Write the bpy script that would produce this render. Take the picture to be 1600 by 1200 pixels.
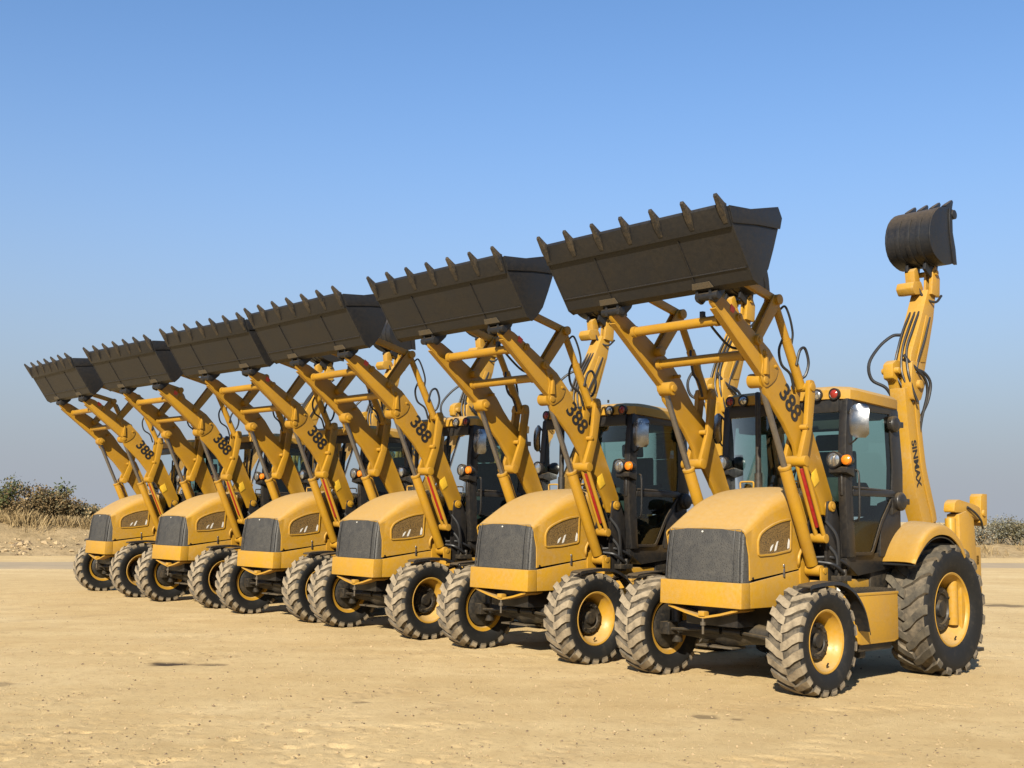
import bpy, bmesh, math, random
import numpy as np
from mathutils import Vector, Matrix
R = math.radians
random.seed(7)
for o in list(bpy.data.objects): bpy.data.objects.remove(o, do_unlink=True)
scene = bpy.context.scene
COL = scene.collection

# ------------------------------------------------------------------ camera
cam_d = bpy.data.cameras.new('camera')
cam_d.sensor_width = 36.0
cam_d.lens = 1778.14 / 1600 * 36.0
cam_d.clip_start = 0.1
cam_d.clip_end = 20000
cam = bpy.data.objects.new('camera', cam_d)
COL.objects.link(cam)
cam.matrix_world = (Matrix.Translation((0, 0, 1.5438)) @ Matrix.Rotation(R(90) + 0.1151, 4, 'X')
                    @ Matrix.Rotation(0.0158, 4, 'Z'))
scene.camera = cam

# ------------------------------------------------------------------ light
SUN_EL = R(30)
SUN_DIR = Vector((-0.302, -0.953, 0)).normalized()          # horizontal direction towards the sun
SUN_AZ = math.atan2(SUN_DIR.x, SUN_DIR.y)                    # clockwise from +Y
world = bpy.data.worlds.new('World')
scene.world = world
world.use_nodes = True
wn = world.node_tree
wn.nodes.clear()
w_out = wn.nodes.new('ShaderNodeOutputWorld')
w_bg = wn.nodes.new('ShaderNodeBackground')
w_sky = wn.nodes.new('ShaderNodeTexSky')
w_sky.sky_type = 'NISHITA'
w_sky.sun_disc = False
w_sky.sun_elevation = SUN_EL
w_sky.sun_rotation = SUN_AZ
w_sky.altitude = 100
w_sky.air_density = 1.0
w_sky.dust_density = 0.3
w_sky.ozone_density = 2.0
w_tint = wn.nodes.new('ShaderNodeMix'); w_tint.data_type = 'RGBA'; w_tint.blend_type = 'MULTIPLY'
w_tint.inputs[0].default_value = 1.0
w_tint.inputs[7].default_value = (1.04, 1.34, 1.62, 1)
wn.links.new(w_sky.outputs[0], w_tint.inputs[6])
# even grey haze that thickens towards the horizon, the same all round
w_tc = wn.nodes.new('ShaderNodeTexCoord')
w_sep = wn.nodes.new('ShaderNodeSeparateXYZ')
wn.links.new(w_tc.outputs['Generated'], w_sep.inputs[0])
w_abs = wn.nodes.new('ShaderNodeMath'); w_abs.operation = 'MAXIMUM'; w_abs.inputs[1].default_value = 0.0
wn.links.new(w_sep.outputs[2], w_abs.inputs[0])
w_sq = wn.nodes.new('ShaderNodeMath'); w_sq.operation = 'MULTIPLY'
wn.links.new(w_abs.outputs[0], w_sq.inputs[0]); wn.links.new(w_abs.outputs[0], w_sq.inputs[1])
w_div = wn.nodes.new('ShaderNodeMath'); w_div.operation = 'MULTIPLY'; w_div.inputs[1].default_value = -1.0 / 0.2415 ** 2
wn.links.new(w_sq.outputs[0], w_div.inputs[0])
w_exp = wn.nodes.new('ShaderNodeMath'); w_exp.operation = 'EXPONENT'; w_exp.use_clamp = True
wn.links.new(w_div.outputs[0], w_exp.inputs[0])
w_haze = wn.nodes.new('ShaderNodeMix'); w_haze.data_type = 'RGBA'
wn.links.new(w_exp.outputs[0], w_haze.inputs[0])
wn.links.new(w_tint.outputs[2], w_haze.inputs[6])
w_haze.inputs[7].default_value = (3.48, 3.78, 4.28, 1)
wn.links.new(w_haze.outputs[2], w_bg.inputs[0])
wn.links.new(w_bg.outputs[0], w_out.inputs[0])
w_bg.inputs[1].default_value = 0.05
sun_d = bpy.data.lights.new('sun', 'SUN')
sun_d.energy = 5.0
sun_d.angle = R(0.55)
sun_d.color = (1.0, 0.91, 0.75)
sun = bpy.data.objects.new('sun', sun_d)
COL.objects.link(sun)
to_sun = Vector((SUN_DIR.x * math.cos(SUN_EL), SUN_DIR.y * math.cos(SUN_EL), math.sin(SUN_EL)))
sun.rotation_euler = to_sun.to_track_quat('Z', 'Y').to_euler()
sun.location = to_sun * 60
vs = scene.view_settings
vs.view_transform = 'Standard'
vs.look = 'None'
vs.exposure = 1.15
vs.gamma = 1.0
vs.use_curve_mapping = False

# ------------------------------------------------------------------ materials
MAT = {}
AL = 0.74            # all base colours are entered for a brighter key and scaled here

class NT:
    def __init__(self, name):
        self.m = bpy.data.materials.new(name)
        self.m.use_nodes = True
        self.t = self.m.node_tree
        self.b = self.t.nodes['Principled BSDF']
        self.out = self.t.nodes['Material Output']
        MAT[name] = self.m
    def n(self, kind, **kw):
        nd = self.t.nodes.new(kind)
        for k, v in kw.items(): setattr(nd, k, v)
        return nd
    def l(self, a, b): self.t.links.new(a, b)
    def coords(self, which='Object'):
        return self.n('ShaderNodeTexCoord').outputs[which]
    def noise(self, vec, scale, detail=5, rough=0.6, dist=0.0):
        nd = self.n('ShaderNodeTexNoise')
        nd.inputs['Scale'].default_value = scale
        nd.inputs['Detail'].default_value = detail
        nd.inputs['Roughness'].default_value = rough
        nd.inputs['Distortion'].default_value = dist
        self.l(vec, nd.inputs['Vector'])
        return nd.outputs['Fac']
    def ramp(self, fac, stops):
        nd = self.n('ShaderNodeValToRGB')
        e = nd.color_ramp.elements
        while len(e) < len(stops): e.new(0.5)
        for i, (p, c) in enumerate(stops):
            e[i].position = p
            e[i].color = (c[0] * AL, c[1] * AL, c[2] * AL, 1)
        self.l(fac, nd.inputs[0])
        return nd.outputs[0]
    def gray(self, fac, a, b, lo=0.0, hi=1.0):
        nd = self.n('ShaderNodeMapRange')
        nd.inputs[1].default_value = a; nd.inputs[2].default_value = b
        nd.inputs[3].default_value = lo; nd.inputs[4].default_value = hi
        self.l(fac, nd.inputs[0])
        return nd.outputs[0]
    def math(self, op, a, b=None):
        nd = self.n('ShaderNodeMath', operation=op)
        for i, v in enumerate((a, b)):
            if v is None: continue
            if isinstance(v, (int, float)): nd.inputs[i].default_value = v
            else: self.l(v, nd.inputs[i])
        return nd.outputs[0]
    def mix(self, fac, a, b, blend='MIX'):
        nd = self.n('ShaderNodeMix', data_type='RGBA', blend_type=blend)
        for sock, v in ((nd.inputs[0], fac), (nd.inputs[6], a), (nd.inputs[7], b)):
            if isinstance(v, (int, float)): sock.default_value = v
            elif isinstance(v, tuple): sock.default_value = (v[0] * AL, v[1] * AL, v[2] * AL, 1)
            else: self.l(v, sock)
        return nd.outputs[2]
    def bump(self, h, strength=0.2, dist=0.01):
        nd = self.n('ShaderNodeBump')
        nd.inputs['Strength'].default_value = strength
        nd.inputs['Distance'].default_value = dist
        self.l(h, nd.inputs['Height'])
        self.l(nd.outputs[0], self.b.inputs['Normal'])
    def set(self, **kw):
        for k, v in kw.items():
            s = self.b.inputs[k.replace('_', ' ')]
            if isinstance(v, (int, float)): s.default_value = v
            elif isinstance(v, tuple): s.default_value = (*v, 1)
            else: self.l(v, s)

DUST = (0.40, 0.28, 0.135)

def up_mask(k):
    g = k.n('ShaderNodeNewGeometry')
    s = k.n('ShaderNodeSeparateXYZ')
    k.l(g.outputs['Normal'], s.inputs[0])
    return s.outputs[2]

def painted(name, base, dark, rough=0.42, dust_up=0.85, dust_all=0.38, scale=1.0, spec=0.4):
    k = NT(name)
    co = k.coords()
    oi = k.n('ShaderNodeObjectInfo')
    va = k.n('ShaderNodeVectorMath', operation='ADD')
    k.l(co, va.inputs[0])
    k.l(oi.outputs['Random'], va.inputs[1])
    co = va.outputs[0]
    n1 = k.noise(co, 3.0 * scale, 6, 0.65)
    n2 = k.noise(co, 26 * scale, 5, 0.7)
    col = k.mix(k.gray(n1, 0.35, 0.7), base, dark)
    up = k.gray(up_mask(k), 0.30, 0.95)
    d1 = k.math('MULTIPLY', k.math('MULTIPLY', up, k.gray(n2, 0.2, 0.65, 0.45, 1.0)), dust_up)
    d2 = k.math('MULTIPLY', k.gray(k.math('MULTIPLY', n1, n2), 0.17, 0.42), dust_all)
    d = k.math('MAXIMUM', d1, d2)
    col = k.mix(d, col, DUST)
    k.set(Base_Color=col, Roughness=k.math('ADD', k.math('MULTIPLY', d, 0.4), k.gray(n2, 0.3, 0.7, rough - 0.06, rough + 0.08)))
    k.b.inputs['Specular IOR Level'].default_value = spec
    k.bump(n2, 0.05, 0.004)
    return k.m

painted('yellow_paint', (0.440, 0.236, 0.016), (0.385, 0.200, 0.012))
painted('yellow_arm', (0.390, 0.203, 0.010), (0.330, 0.166, 0.008), dust_up=0.35, dust_all=0.12)
painted('black_paint', (0.013, 0.013, 0.014), (0.009, 0.009, 0.010), rough=0.38, dust_up=0.28, dust_all=0.05)
painted('charcoal_steel', (0.0122, 0.0132, 0.0158), (0.0092, 0.0098, 0.0115), rough=0.44, dust_up=0.22, dust_all=0.035, spec=0.35)
painted('tooth_steel', (0.0145, 0.0148, 0.016), (0.011, 0.011, 0.012), rough=0.5, dust_up=0.2, dust_all=0.22, scale=2.5, spec=0.35)
painted('dark_axle', (0.009, 0.009, 0.009), (0.014, 0.013, 0.012), rough=0.5, dust_up=0.25, dust_all=0.12)
painted('red_bar', (0.34, 0.010, 0.012), (0.26, 0.008, 0.008), rough=0.45, dust_up=0.3, dust_all=0.1)
painted('worn_steel', (0.075, 0.064, 0.048), (0.016, 0.015, 0.014), rough=0.5, dust_up=0.2, dust_all=0.3, scale=6)

k = NT('rubber')
co = k.coords()
n = k.noise(co, 14, 6, 0.7)
k.set(Base_Color=k.mix(k.gray(n, 0.52, 0.85), (0.008, 0.008, 0.008), (0.035, 0.029, 0.021)), Roughness=0.68)
k.b.inputs['Specular IOR Level'].default_value = 0.3
k.bump(n, 0.12, 0.005)
k = NT('dusty_tread')
co = k.coords()
n = k.noise(co, 9, 6, 0.7)
k.set(Base_Color=k.ramp(n, [(0.28, (0.09, 0.07, 0.045)), (0.50, (0.26, 0.205, 0.132)), (0.72, (0.37, 0.30, 0.20))]), Roughness=0.9)
k.bump(n, 0.25, 0.006)
k = NT('olive_tread')
co = k.coords()
n = k.noise(co, 7, 6, 0.7)
k.set(Base_Color=k.ramp(n, [(0.3, (0.022, 0.02, 0.017)), (0.50, (0.075, 0.063, 0.044)), (0.72, (0.15, 0.125, 0.085))]), Roughness=0.85)
k.bump(n, 0.25, 0.006)
k = NT('tread_groove')
co = k.coords()
n = k.noise(co, 12, 6, 0.7)
k.set(Base_Color=k.ramp(n, [(0.32, (0.03, 0.026, 0.02)), (0.66, (0.17, 0.135, 0.09))]), Roughness=0.9)

k = NT('grille_mesh')
co = k.coords()
vo = k.n('ShaderNodeTexVoronoi')
vo.inputs['Scale'].default_value = 62
k.l(co, vo.inputs['Vector'])
n = k.noise(co, 4, 8, 0.8, 0.8)
n2 = k.noise(co, 60, 4, 0.7)
hole = k.gray(vo.outputs['Distance'], 0.15, 0.45)
col = k.mix(k.gray(n, 0.35, 0.72), (0.027, 0.027, 0.027), (0.080, 0.074, 0.062))
col = k.mix(k.gray(hole, 0.0, 1.0, 0.30, 1.0), (0.010, 0.010, 0.010), col)
k.set(Base_Color=col, Roughness=0.62)
k.bump(k.math('ADD', hole, n2), 0.5, 0.004)

k = NT('vent_mesh')
co = k.coords()
vo = k.n('ShaderNodeTexVoronoi')
vo.inputs['Scale'].default_value = 85
k.l(co, vo.inputs['Vector'])
n = k.noise(co, 8, 5, 0.7)
hole = k.gray(vo.outputs['Distance'], 0.2, 0.5)
k.set(Base_Color=k.mix(hole, (0.020, 0.014, 0.005), k.mix(n, (0.15, 0.085, 0.018), (0.22, 0.135, 0.045))), Roughness=0.6)
k.bump(hole, 0.5, 0.004)

def simple(name, col, rough=0.5, metal=0.0, spec=0.5, emis=None):
    k = NT(name)
    n = k.noise(k.coords(), 20, 4, 0.6)
    dk = tuple(c * 0.75 for c in col)
    k.set(Base_Color=k.mix(k.gray(n, 0.3, 0.7), col, dk), Roughness=k.gray(n, 0.3, 0.7, max(rough - 0.05, 0.02), rough + 0.07), Metallic=metal)
    k.b.inputs['Specular IOR Level'].default_value = spec
    return k.m
simple('rod_steel', (0.30, 0.28, 0.26), 0.32, 0.85)
simple('hose_rubber', (0.014, 0.014, 0.015), 0.5)
simple('decal_black', (0.012, 0.011, 0.010), 0.5)
simple('decal_white', (0.72, 0.70, 0.64), 0.5)
simple('decal_orange', (0.75, 0.07, 0.02), 0.5)
simple('decal_yellow', (0.80, 0.48, 0.03), 0.5)
simple('chrome', (0.36, 0.36, 0.36), 0.22, 1.0)
simple('lamp_lens', (0.62, 0.62, 0.60), 0.10, 0.85)
simple('amber_lens', (0.80, 0.22, 0.015), 0.18)
simple('red_lens', (0.30, 0.03, 0.02), 0.2)
simple('seat_cloth', (0.030, 0.040, 0.040), 0.85)
simple('interior', (0.016, 0.017, 0.018), 0.7)
simple('stone', (0.46, 0.335, 0.18), 0.9)
simple('dark_stone', (0.20, 0.14, 0.08), 0.9)

k = NT('cab_glass')
tr = k.n('ShaderNodeBsdfTransparent')
tr.inputs[0].default_value = (0.56, 0.715, 0.655, 1)
gl = k.n('ShaderNodeBsdfGlossy')
gl.inputs[0].default_value = (0.9, 0.95, 0.95, 1)
gl.inputs['Roughness'].default_value = 0.03
fr = k.n('ShaderNodeFresnel')
fr.inputs[0].default_value = 1.45
mx = k.n('ShaderNodeMixShader')
k.l(fr.outputs[0], mx.inputs[0]); k.l(tr.outputs[0], mx.inputs[1]); k.l(gl.outputs[0], mx.inputs[2])
k.l(mx.outputs[0], k.out.inputs[0])

# ------------------------------------------------------------------ mesh helpers
def V(*a): return Vector(a)

class MB:
    """collects shapes into one bmesh"""
    def __init__(self):
        self.bm = bmesh.new()
        self.mi = 0
    def faces(self, verts, faces):
        vs_ = [self.bm.verts.new(v) for v in verts]
        out = []
        for f in faces:
            try:
                fc = self.bm.faces.new([vs_[i] for i in f])
                fc.material_index = self.mi
                out.append(fc)
            except ValueError: pass
        return vs_
    def box(self, x0, x1, y0, y1, z0, z1):
        v = [(x, y, z) for x in (x0, x1) for y in (y0, y1) for z in (z0, z1)]
        return self.faces(v, [(0, 1, 3, 2), (4, 6, 7, 5), (0, 4, 5, 1), (2, 3, 7, 6), (0, 2, 6, 4), (1, 5, 7, 3)])
    def prism(self, poly, x0, x1):
        """polygon in (y, z), extruded along x"""
        n = len(poly)
        v = [(x0, p[0], p[1]) for p in poly] + [(x1, p[0], p[1]) for p in poly]
        return self.faces(v, [tuple(range(n))[::-1], tuple(range(n, 2 * n))] + [(i, (i + 1) % n, n + (i + 1) % n, n + i) for i in range(n)])
    def plan(self, poly, z0, z1):
        n = len(poly)
        v = [(p[0], p[1], z0) for p in poly] + [(p[0], p[1], z1) for p in poly]
        return self.faces(v, [tuple(range(n))[::-1], tuple(range(n, 2 * n))] + [(i, (i + 1) % n, n + (i + 1) % n, n + i) for i in range(n)])
    def cyl(self, a, b, r0, r1=None, n=16, caps=True):
        r1 = r0 if r1 is None else r1
        a, b = Vector(a), Vector(b)
        d = (b - a).normalized()
        u = d.orthogonal().normalized(); w = d.cross(u)
        v = []
        for p, r in ((a, r0), (b, r1)):
            for i in range(n):
                t = 2 * math.pi * i / n
                v.append(p + u * (math.cos(t) * r) + w * (math.sin(t) * r))
        f = [(i, (i + 1) % n, n + (i + 1) % n, n + i) for i in range(n)]
        if caps: f += [tuple(range(n))[::-1], tuple(range(n, 2 * n))]
        return self.faces(v, f)
    def tube(self, pts, r, n=8):
        pts = [Vector(p) for p in pts]
        rings = []
        up = None
        for i, p in enumerate(pts):
            d = (pts[min(i + 1, len(pts) - 1)] - pts[max(i - 1, 0)]).normalized()
            if up is None: up = d.orthogonal().normalized()
            up = (up - d * up.dot(d)).normalized()
            w = d.cross(up)
            rings.append([p + up * (math.cos(2 * math.pi * j / n) * r) + w * (math.sin(2 * math.pi * j / n) * r) for j in range(n)])
        v = [q for ring in rings for q in ring]
        f = []
        for i in range(len(rings) - 1):
            for j in range(n):
                f.append((i * n + j, i * n + (j + 1) % n, (i + 1) * n + (j + 1) % n, (i + 1) * n + j))
        f += [tuple(range(n))[::-1], tuple(range((len(rings) - 1) * n, len(rings) * n))]
        return self.faces(v, f)
    def lathe(self, prof, n=40, closed=False, axis='x', c=(0, 0, 0)):
        """prof: list of (a, r) round an axis along x"""
        m = len(prof)
        v = []
        for i in range(n):
            t = 2 * math.pi * i / n
            for a, r in prof:
                if axis == 'x': v.append((c[0] + a, c[1] + r * math.sin(t), c[2] + r * math.cos(t)))
                elif axis == 'y': v.append((c[0] + r * math.cos(t), c[1] + a, c[2] + r * math.sin(t)))
                else: v.append((c[0] + r * math.cos(t), c[1] + r * math.sin(t), c[2] + a))
        f = []
        for i in range(n):
            for j in range(m if closed else m - 1):
                f.append((i * m + j, i * m + (j + 1) % m, ((i + 1) % n) * m + (j + 1) % m, ((i + 1) % n) * m + j))
        return self.faces(v, f)
    def sheet(self, grid, thick=0.0):
        rows, cols = len(grid), len(grid[0])
        v = [p for row in grid for p in row]
        f = [(i * cols + j, i * cols + j + 1, (i + 1) * cols + j + 1, (i + 1) * cols + j) for i in range(rows - 1) for j in range(cols - 1)]
        before = set(self.bm.faces)
        self.faces(v, f)
        if thick:
            new = [x for x in self.bm.faces if x not in before]
            bmesh.ops.recalc_face_normals(self.bm, faces=new)
            bmesh.ops.solidify(self.bm, geom=new, thickness=thick)

def smooth_path(pts, k=6):
    """Catmull-Rom through the points"""
    pts = [Vector(p) for p in pts]
    P = [pts[0] * 2 - pts[1]] + pts + [pts[-1] * 2 - pts[-2]]
    out = []
    for i in range(1, len(P) - 2):
        for j in range(k):
            t = j / k
            out.append(0.5 * ((2 * P[i]) + (P[i + 1] - P[i - 1]) * t + (2 * P[i - 1] - 5 * P[i] + 4 * P[i + 1] - P[i + 2]) * t * t
                              + (3 * P[i] - P[i - 1] - 3 * P[i + 1] + P[i + 2]) * t ** 3))
    out.append(pts[-1])
    return out

def build(name, mb, mats, parent=None, bevel=0.0, seg=2, angle=35, loc=None):
    bm = mb.bm
    bmesh.ops.remove_doubles(bm, verts=bm.verts, dist=0.0004)
    bmesh.ops.recalc_face_normals(bm, faces=bm.faces)
    if bevel:
        ed = [e for e in bm.edges if len(e.link_faces) == 2 and e.calc_face_angle(0) > R(30)]
        bmesh.ops.bevel(bm, geom=ed, offset=bevel, segments=seg, affect='EDGES', clamp_overlap=True, profile=0.6)
    me = bpy.data.meshes.new(name)
    bm.to_mesh(me); bm.free()
    if isinstance(mats, str): mats = [mats]
    for m in mats: me.materials.append(MAT[m])
    me.polygons.foreach_set('use_smooth', [True] * len(me.polygons))
    me.set_sharp_from_angle(angle=R(angle))
    o = bpy.data.objects.new(name, me)
    COL.objects.link(o)
    if parent: o.parent = parent
    if loc: o.location = loc
    return o

def tag(o, label=None, cat=None, group=None, kind=None):
    if label: o['label'] = label
    if cat: o['category'] = cat
    if group: o['group'] = group
    if kind: o['kind'] = kind
    return o

def copy_tree(o, parent=None):
    c = o.copy()
    COL.objects.link(c)
    c.parent = parent
    for ch in o.children: copy_tree(ch, c)
    return c

def text_part(name, body, size, origin, xdir, normal, mat, parent, thick=0.004, bold=0.0, shear=0.0, sx=1.0):
    cu = bpy.data.curves.new('txt', 'FONT')
    cu.body = body; cu.size = size; cu.extrude = thick / 2; cu.offset = bold; cu.shear = shear
    cu.align_x = 'CENTER'; cu.align_y = 'CENTER'
    to = bpy.data.objects.new('txt', cu)
    COL.objects.link(to)
    dg = bpy.context.evaluated_depsgraph_get()
    me = bpy.data.meshes.new_from_object(to.evaluated_get(dg))
    bpy.data.objects.remove(to)
    me.name = name
    x = Vector(xdir).normalized(); nn = Vector(normal).normalized(); y = nn.cross(x)
    M = Matrix((x, y, nn)).transposed().to_4x4()
    M.translation = Vector(origin)
    me.transform(M @ Matrix.Diagonal((sx, 1, 1, 1)))
    me.materials.clear(); me.materials.append(MAT[mat])
    o = bpy.data.objects.new(name, me)
    COL.objects.link(o)
    o.parent = parent
    return o

# ------------------------------------------------------------------ ground
def hash2(ix, iy, seed):
    h = (ix.astype(np.int64) * 374761393 + iy.astype(np.int64) * 668265263 + seed * 982451653) & 0x7fffffff
    h = ((h ^ (h >> 13)) * 1274126177) & 0x7fffffff
    return ((h ^ (h >> 16)) & 0xffff) / 65535.0

def vnoise(x, y, seed=0):
    ix = np.floor(x); iy = np.floor(y)
    fx = x - ix; fy = y - iy
    fx = fx * fx * (3 - 2 * fx); fy = fy * fy * (3 - 2 * fy)
    a = hash2(ix, iy, seed); b = hash2(ix + 1, iy, seed); c = hash2(ix, iy + 1, seed); d = hash2(ix + 1, iy + 1, seed)
    return a + (b - a) * fx + (c - a) * fy + (a - b - c + d) * fx * fy

def fbm(x, y, oct=5, seed=0, gain=0.5):
    s = 0; amp = 1; tot = 0
    for o in range(oct):
        s = s + amp * vnoise(x * 2 ** o + 17.3 * o, y * 2 ** o + 9.1 * o, seed + o)
        tot += amp; amp *= gain
    return s / tot - 0.5

def axis(parts):
    out = []
    for a, b, st in parts:
        out += list(np.arange(a, b, st))
    return np.array(out)

def geom_ext(a, b, n):
    return list(a * (b / a) ** (np.arange(1, n + 1) / n))

gy = np.array([-v for v in geom_ext(3, 3000, 14)][::-1] + list(np.arange(-3, 6, 0.5)) + list(np.arange(6, 10.5, 0.027)) + list(np.arange(10.5, 14, 0.05)) + list(np.arange(14, 24, 0.11)) + list(np.arange(24, 60, 0.6)) + [60 + v for v in geom_ext(0.8, 5000, 26)])
gx = np.array([-v for v in geom_ext(16, 5000, 26)][::-1] + list(np.arange(-16, -5, 0.16)) + list(np.arange(-5, 1.5, 0.028)) + list(np.arange(1.5, 6.5, 0.045)) + list(np.arange(6.5, 16, 0.16)) + geom_ext(16, 5000, 26))
GX, GY = np.meshgrid(gx, gy)
near = np.clip((60 - np.hypot(GX, GY)) / 30, 0, 1)
ROUGH = np.clip((9.6 - GY - 0.5 * (GX + 1.2)) / 2.2, 0, 1) * np.clip((1.2 - GX) / 2.0, 0.25, 1)
ROUGH = ROUGH * np.clip(vnoise(GX * 0.8, GY * 0.8, 91) * 1.8, 0.2, 1)
def ground_h(x, y, rough):
    h = 0.030 * fbm(x * 0.35, y * 0.35, 3, 3) + 0.014 * fbm(x * 1.7, y * 1.7, 4, 11)
    clod = np.maximum(fbm(x * 13, y * 13, 3, 23, 0.65), -0.06) * 0.016
    h = h + clod * (0.25 + 0.9 * rough)
    pit = np.clip(fbm(x * 6.5, y * 6.5, 2, 77) - 0.20, 0, 1)
    h = h - pit * 0.16 * rough
    # ribbed tyre tracks crossing the yard
    for (ox, oy, ang, w, amp) in ((-1.0, 8.4, 0.35, 0.19, 0.010), (0.6, 7.2, 0.38, 0.19, 0.010), (2.2, 8.2, 1.1, 0.16, 0.007), (-4.0, 12.5, 0.12, 0.2, 0.010), (-4, 14.2, 0.12, 0.2, 0.010)):
        u = (x - ox) * math.cos(ang) + (y - oy) * math.sin(ang)
        v = -(x - ox) * math.sin(ang) + (y - oy) * math.cos(ang) + 0.25 * np.sin(u * 0.25)
        m = np.clip(1 - np.abs(v) / w, 0, 1)
        m = np.minimum(m * 3, 1)
        h = h - m * amp * (0.55 + 0.45 * np.sign(np.sin(u * 26 + np.abs(v) * 16))) * np.clip(vnoise(u * 0.7, v * 0.7 + ox, 5) * 2 - 0.4, 0, 1)
    return h
GZ = ground_h(GX, GY, ROUGH) * near
# hoof and tread pits with little rims in the softer soil at the front left
prng = np.random.default_rng(12)
for _ in range(520):
    cy = 6.3 + 3.6 * prng.random() ** 1.3
    cx = -0.46 * cy + 3.6 * prng.random() ** 1.2
    r = prng.uniform(0.028, 0.055)
    dp = prng.uniform(0.003, 0.010) * (1.0 if cy < 8.6 else 0.6)
    j0, j1 = np.searchsorted(gx, [cx - 2.2 * r, cx + 2.2 * r]); i0, i1 = np.searchsorted(gy, [cy - 2.2 * r, cy + 2.2 * r])
    sx_ = GX[i0:i1, j0:j1] - cx; sy_ = (GY[i0:i1, j0:j1] - cy) * prng.uniform(0.7, 1.3)
    q = np.hypot(sx_, sy_) / r
    GZ[i0:i1, j0:j1] += dp * (-np.exp(-(q * 1.3) ** 4) + 0.30 * np.exp(-((q - 1.25) / 0.35) ** 2))
STAIN = np.zeros_like(GX)
for (sx, sy, rx, ry, a) in ((-3.42, 11.75, 0.22, 0.20, 1.0), (-2.98, 11.72, 0.16, 0.10, 0.7), (-4.75, 10.3, 0.45, 0.16, 0.45), (1.55, 9.2, 0.12, 0.10, 0.6), (1.80, 9.1, 0.07, 0.07, 0.6), (9.4, 21.9, 0.5, 0.5, 0.7), (8.6, 22.6, 0.9, 0.3, 0.35), (-1.2, 9.6, 0.09, 0.06, 0.6)):
    d = np.hypot((GX - sx) / rx, (GY - sy) / ry) + 0.9 * fbm(GX * 7, GY * 7, 3, 55)
    STAIN = np.maximum(STAIN, np.clip((1.05 - d) / 0.35, 0, 1) * a)
GZ = GZ - STAIN * 0.012
TRACK = np.zeros_like(GX)
for (mx, my, mt) in ((2.0656, 10.9968, -0.8312), (0.1712, 12.9811, -0.8249), (-1.7312, 15.1240, -0.8427), (-3.4297, 17.0566, -0.7864), (-5.3486, 19.1488, -0.7916), (-7.2786, 21.2943, -0.8645)):
    c_, s_ = math.cos(mt), math.sin(mt)
    lx = (GX - mx) * c_ + (GY - my) * s_
    ly = -(GX - mx) * s_ + (GY - my) * c_
    bend = 0.035 * np.minimum(ly, 0) ** 2
    for wx in (-0.895, 0.895):
        q = np.abs(lx - wx - bend + 0.05 * fbm(ly * 0.6, ly * 0 + wx, 2, 71))
        m_ = np.clip((0.19 - q) / 0.04, 0, 1) * np.clip((ly + 6.5) / 3.5, 0, 1) * np.clip((0.4 - ly) / 0.3, 0, 1)
        bars = 0.5 + 0.5 * np.sign(np.sin(ly * 41 + np.sign(lx - wx - bend) * 1.6 + np.abs(lx - wx - bend) * 14))
        m_ = m_ * np.clip(vnoise(GX * 0.9, GY * 0.9, 44) * 1.6 - 0.2, 0, 1)
        TRACK = np.maximum(TRACK, m_ * (0.35 + 0.65 * bars))
        GZ = GZ - m_ * (0.004 + 0.006 * bars)
ny, nx = GX.shape
co_arr = np.stack([GX, GY, GZ], -1).reshape(-1, 3)
idx = np.arange(nx * ny).reshape(ny, nx)
quads = np.stack([idx[:-1, :-1], idx[:-1, 1:], idx[1:, 1:], idx[1:, :-1]], -1).reshape(-1, 4)

def np_mesh(name, co_, quads_, mats, smooth=True):
    me = bpy.data.meshes.new(name)
    me.vertices.add(len(co_)); me.vertices.foreach_set('co', co_.astype(np.float32).ravel())
    me.loops.add(quads_.size); me.loops.foreach_set('vertex_index', quads_.astype(np.int32).ravel())
    k_ = quads_.shape[1]
    me.polygons.add(len(quads_))
    me.polygons.foreach_set('loop_start', np.arange(0, quads_.size, k_, dtype=np.int32))
    me.polygons.foreach_set('loop_total', np.full(len(quads_), k_, np.int32))
    me.update(calc_edges=True)
    me.polygons.foreach_set('use_smooth', np.full(len(quads_), smooth))
    for m in mats: me.materials.append(MAT[m])
    o = bpy.data.objects.new(name, me)
    COL.objects.link(o)
    return o

k = NT('packed_earth')
co = k.coords('Object')
n1 = k.noise(co, 0.22, 5, 0.6, 0.4)
n2 = k.noise(co, 1.6, 6, 0.65)
n3 = k.noise(co, 22, 6, 0.75)
n4 = k.noise(co, 90, 4, 0.8)
mp = k.n('ShaderNodeMapping')
mp.inputs['Scale'].default_value = (0.12, 1.5, 1.0)
mp.inputs['Rotation'].default_value = (0, 0, R(-9))
k.l(co, mp.inputs['Vector'])
n5 = k.noise(mp.outputs[0], 1.0, 5, 0.6)
col = k.ramp(n1, [(0.30, (0.565, 0.410, 0.200)), (0.52, (0.655, 0.488, 0.252)), (0.72, (0.74, 0.58, 0.33))])
col = k.mix(k.gray(n5, 0.35, 0.72, 0.0, 0.55), col, (0.51, 0.34, 0.145))
col = k.mix(k.gray(n2, 0.48, 0.72, 0.0, 0.55), col, (0.75, 0.57, 0.30))
col = k.mix(k.gray(k.noise(co, 5.5, 6, 0.7, 0.6), 0.50, 0.72, 0.0, 0.5), col, (0.46, 0.305, 0.13))
col = k.mix(k.gray(n3, 0.56, 0.74, 0.0, 0.7), col, (0.22, 0.145, 0.068))
col = k.mix(k.gray(n4, 0.60, 0.78, 0.0, 0.6), col, (0.18, 0.115, 0.055))
at2 = k.n('ShaderNodeAttribute', attribute_name='track')
col = k.mix(k.math('MULTIPLY', at2.outputs['Fac'], 0.40), col, (0.44, 0.315, 0.165))
vo = k.n('ShaderNodeTexVoronoi')
vo.inputs['Scale'].default_value = 9.0
k.l(co, vo.inputs['Vector'])
gate = k.gray(k.noise(co, 0.9, 4, 0.6), 0.46, 0.62)
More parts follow.
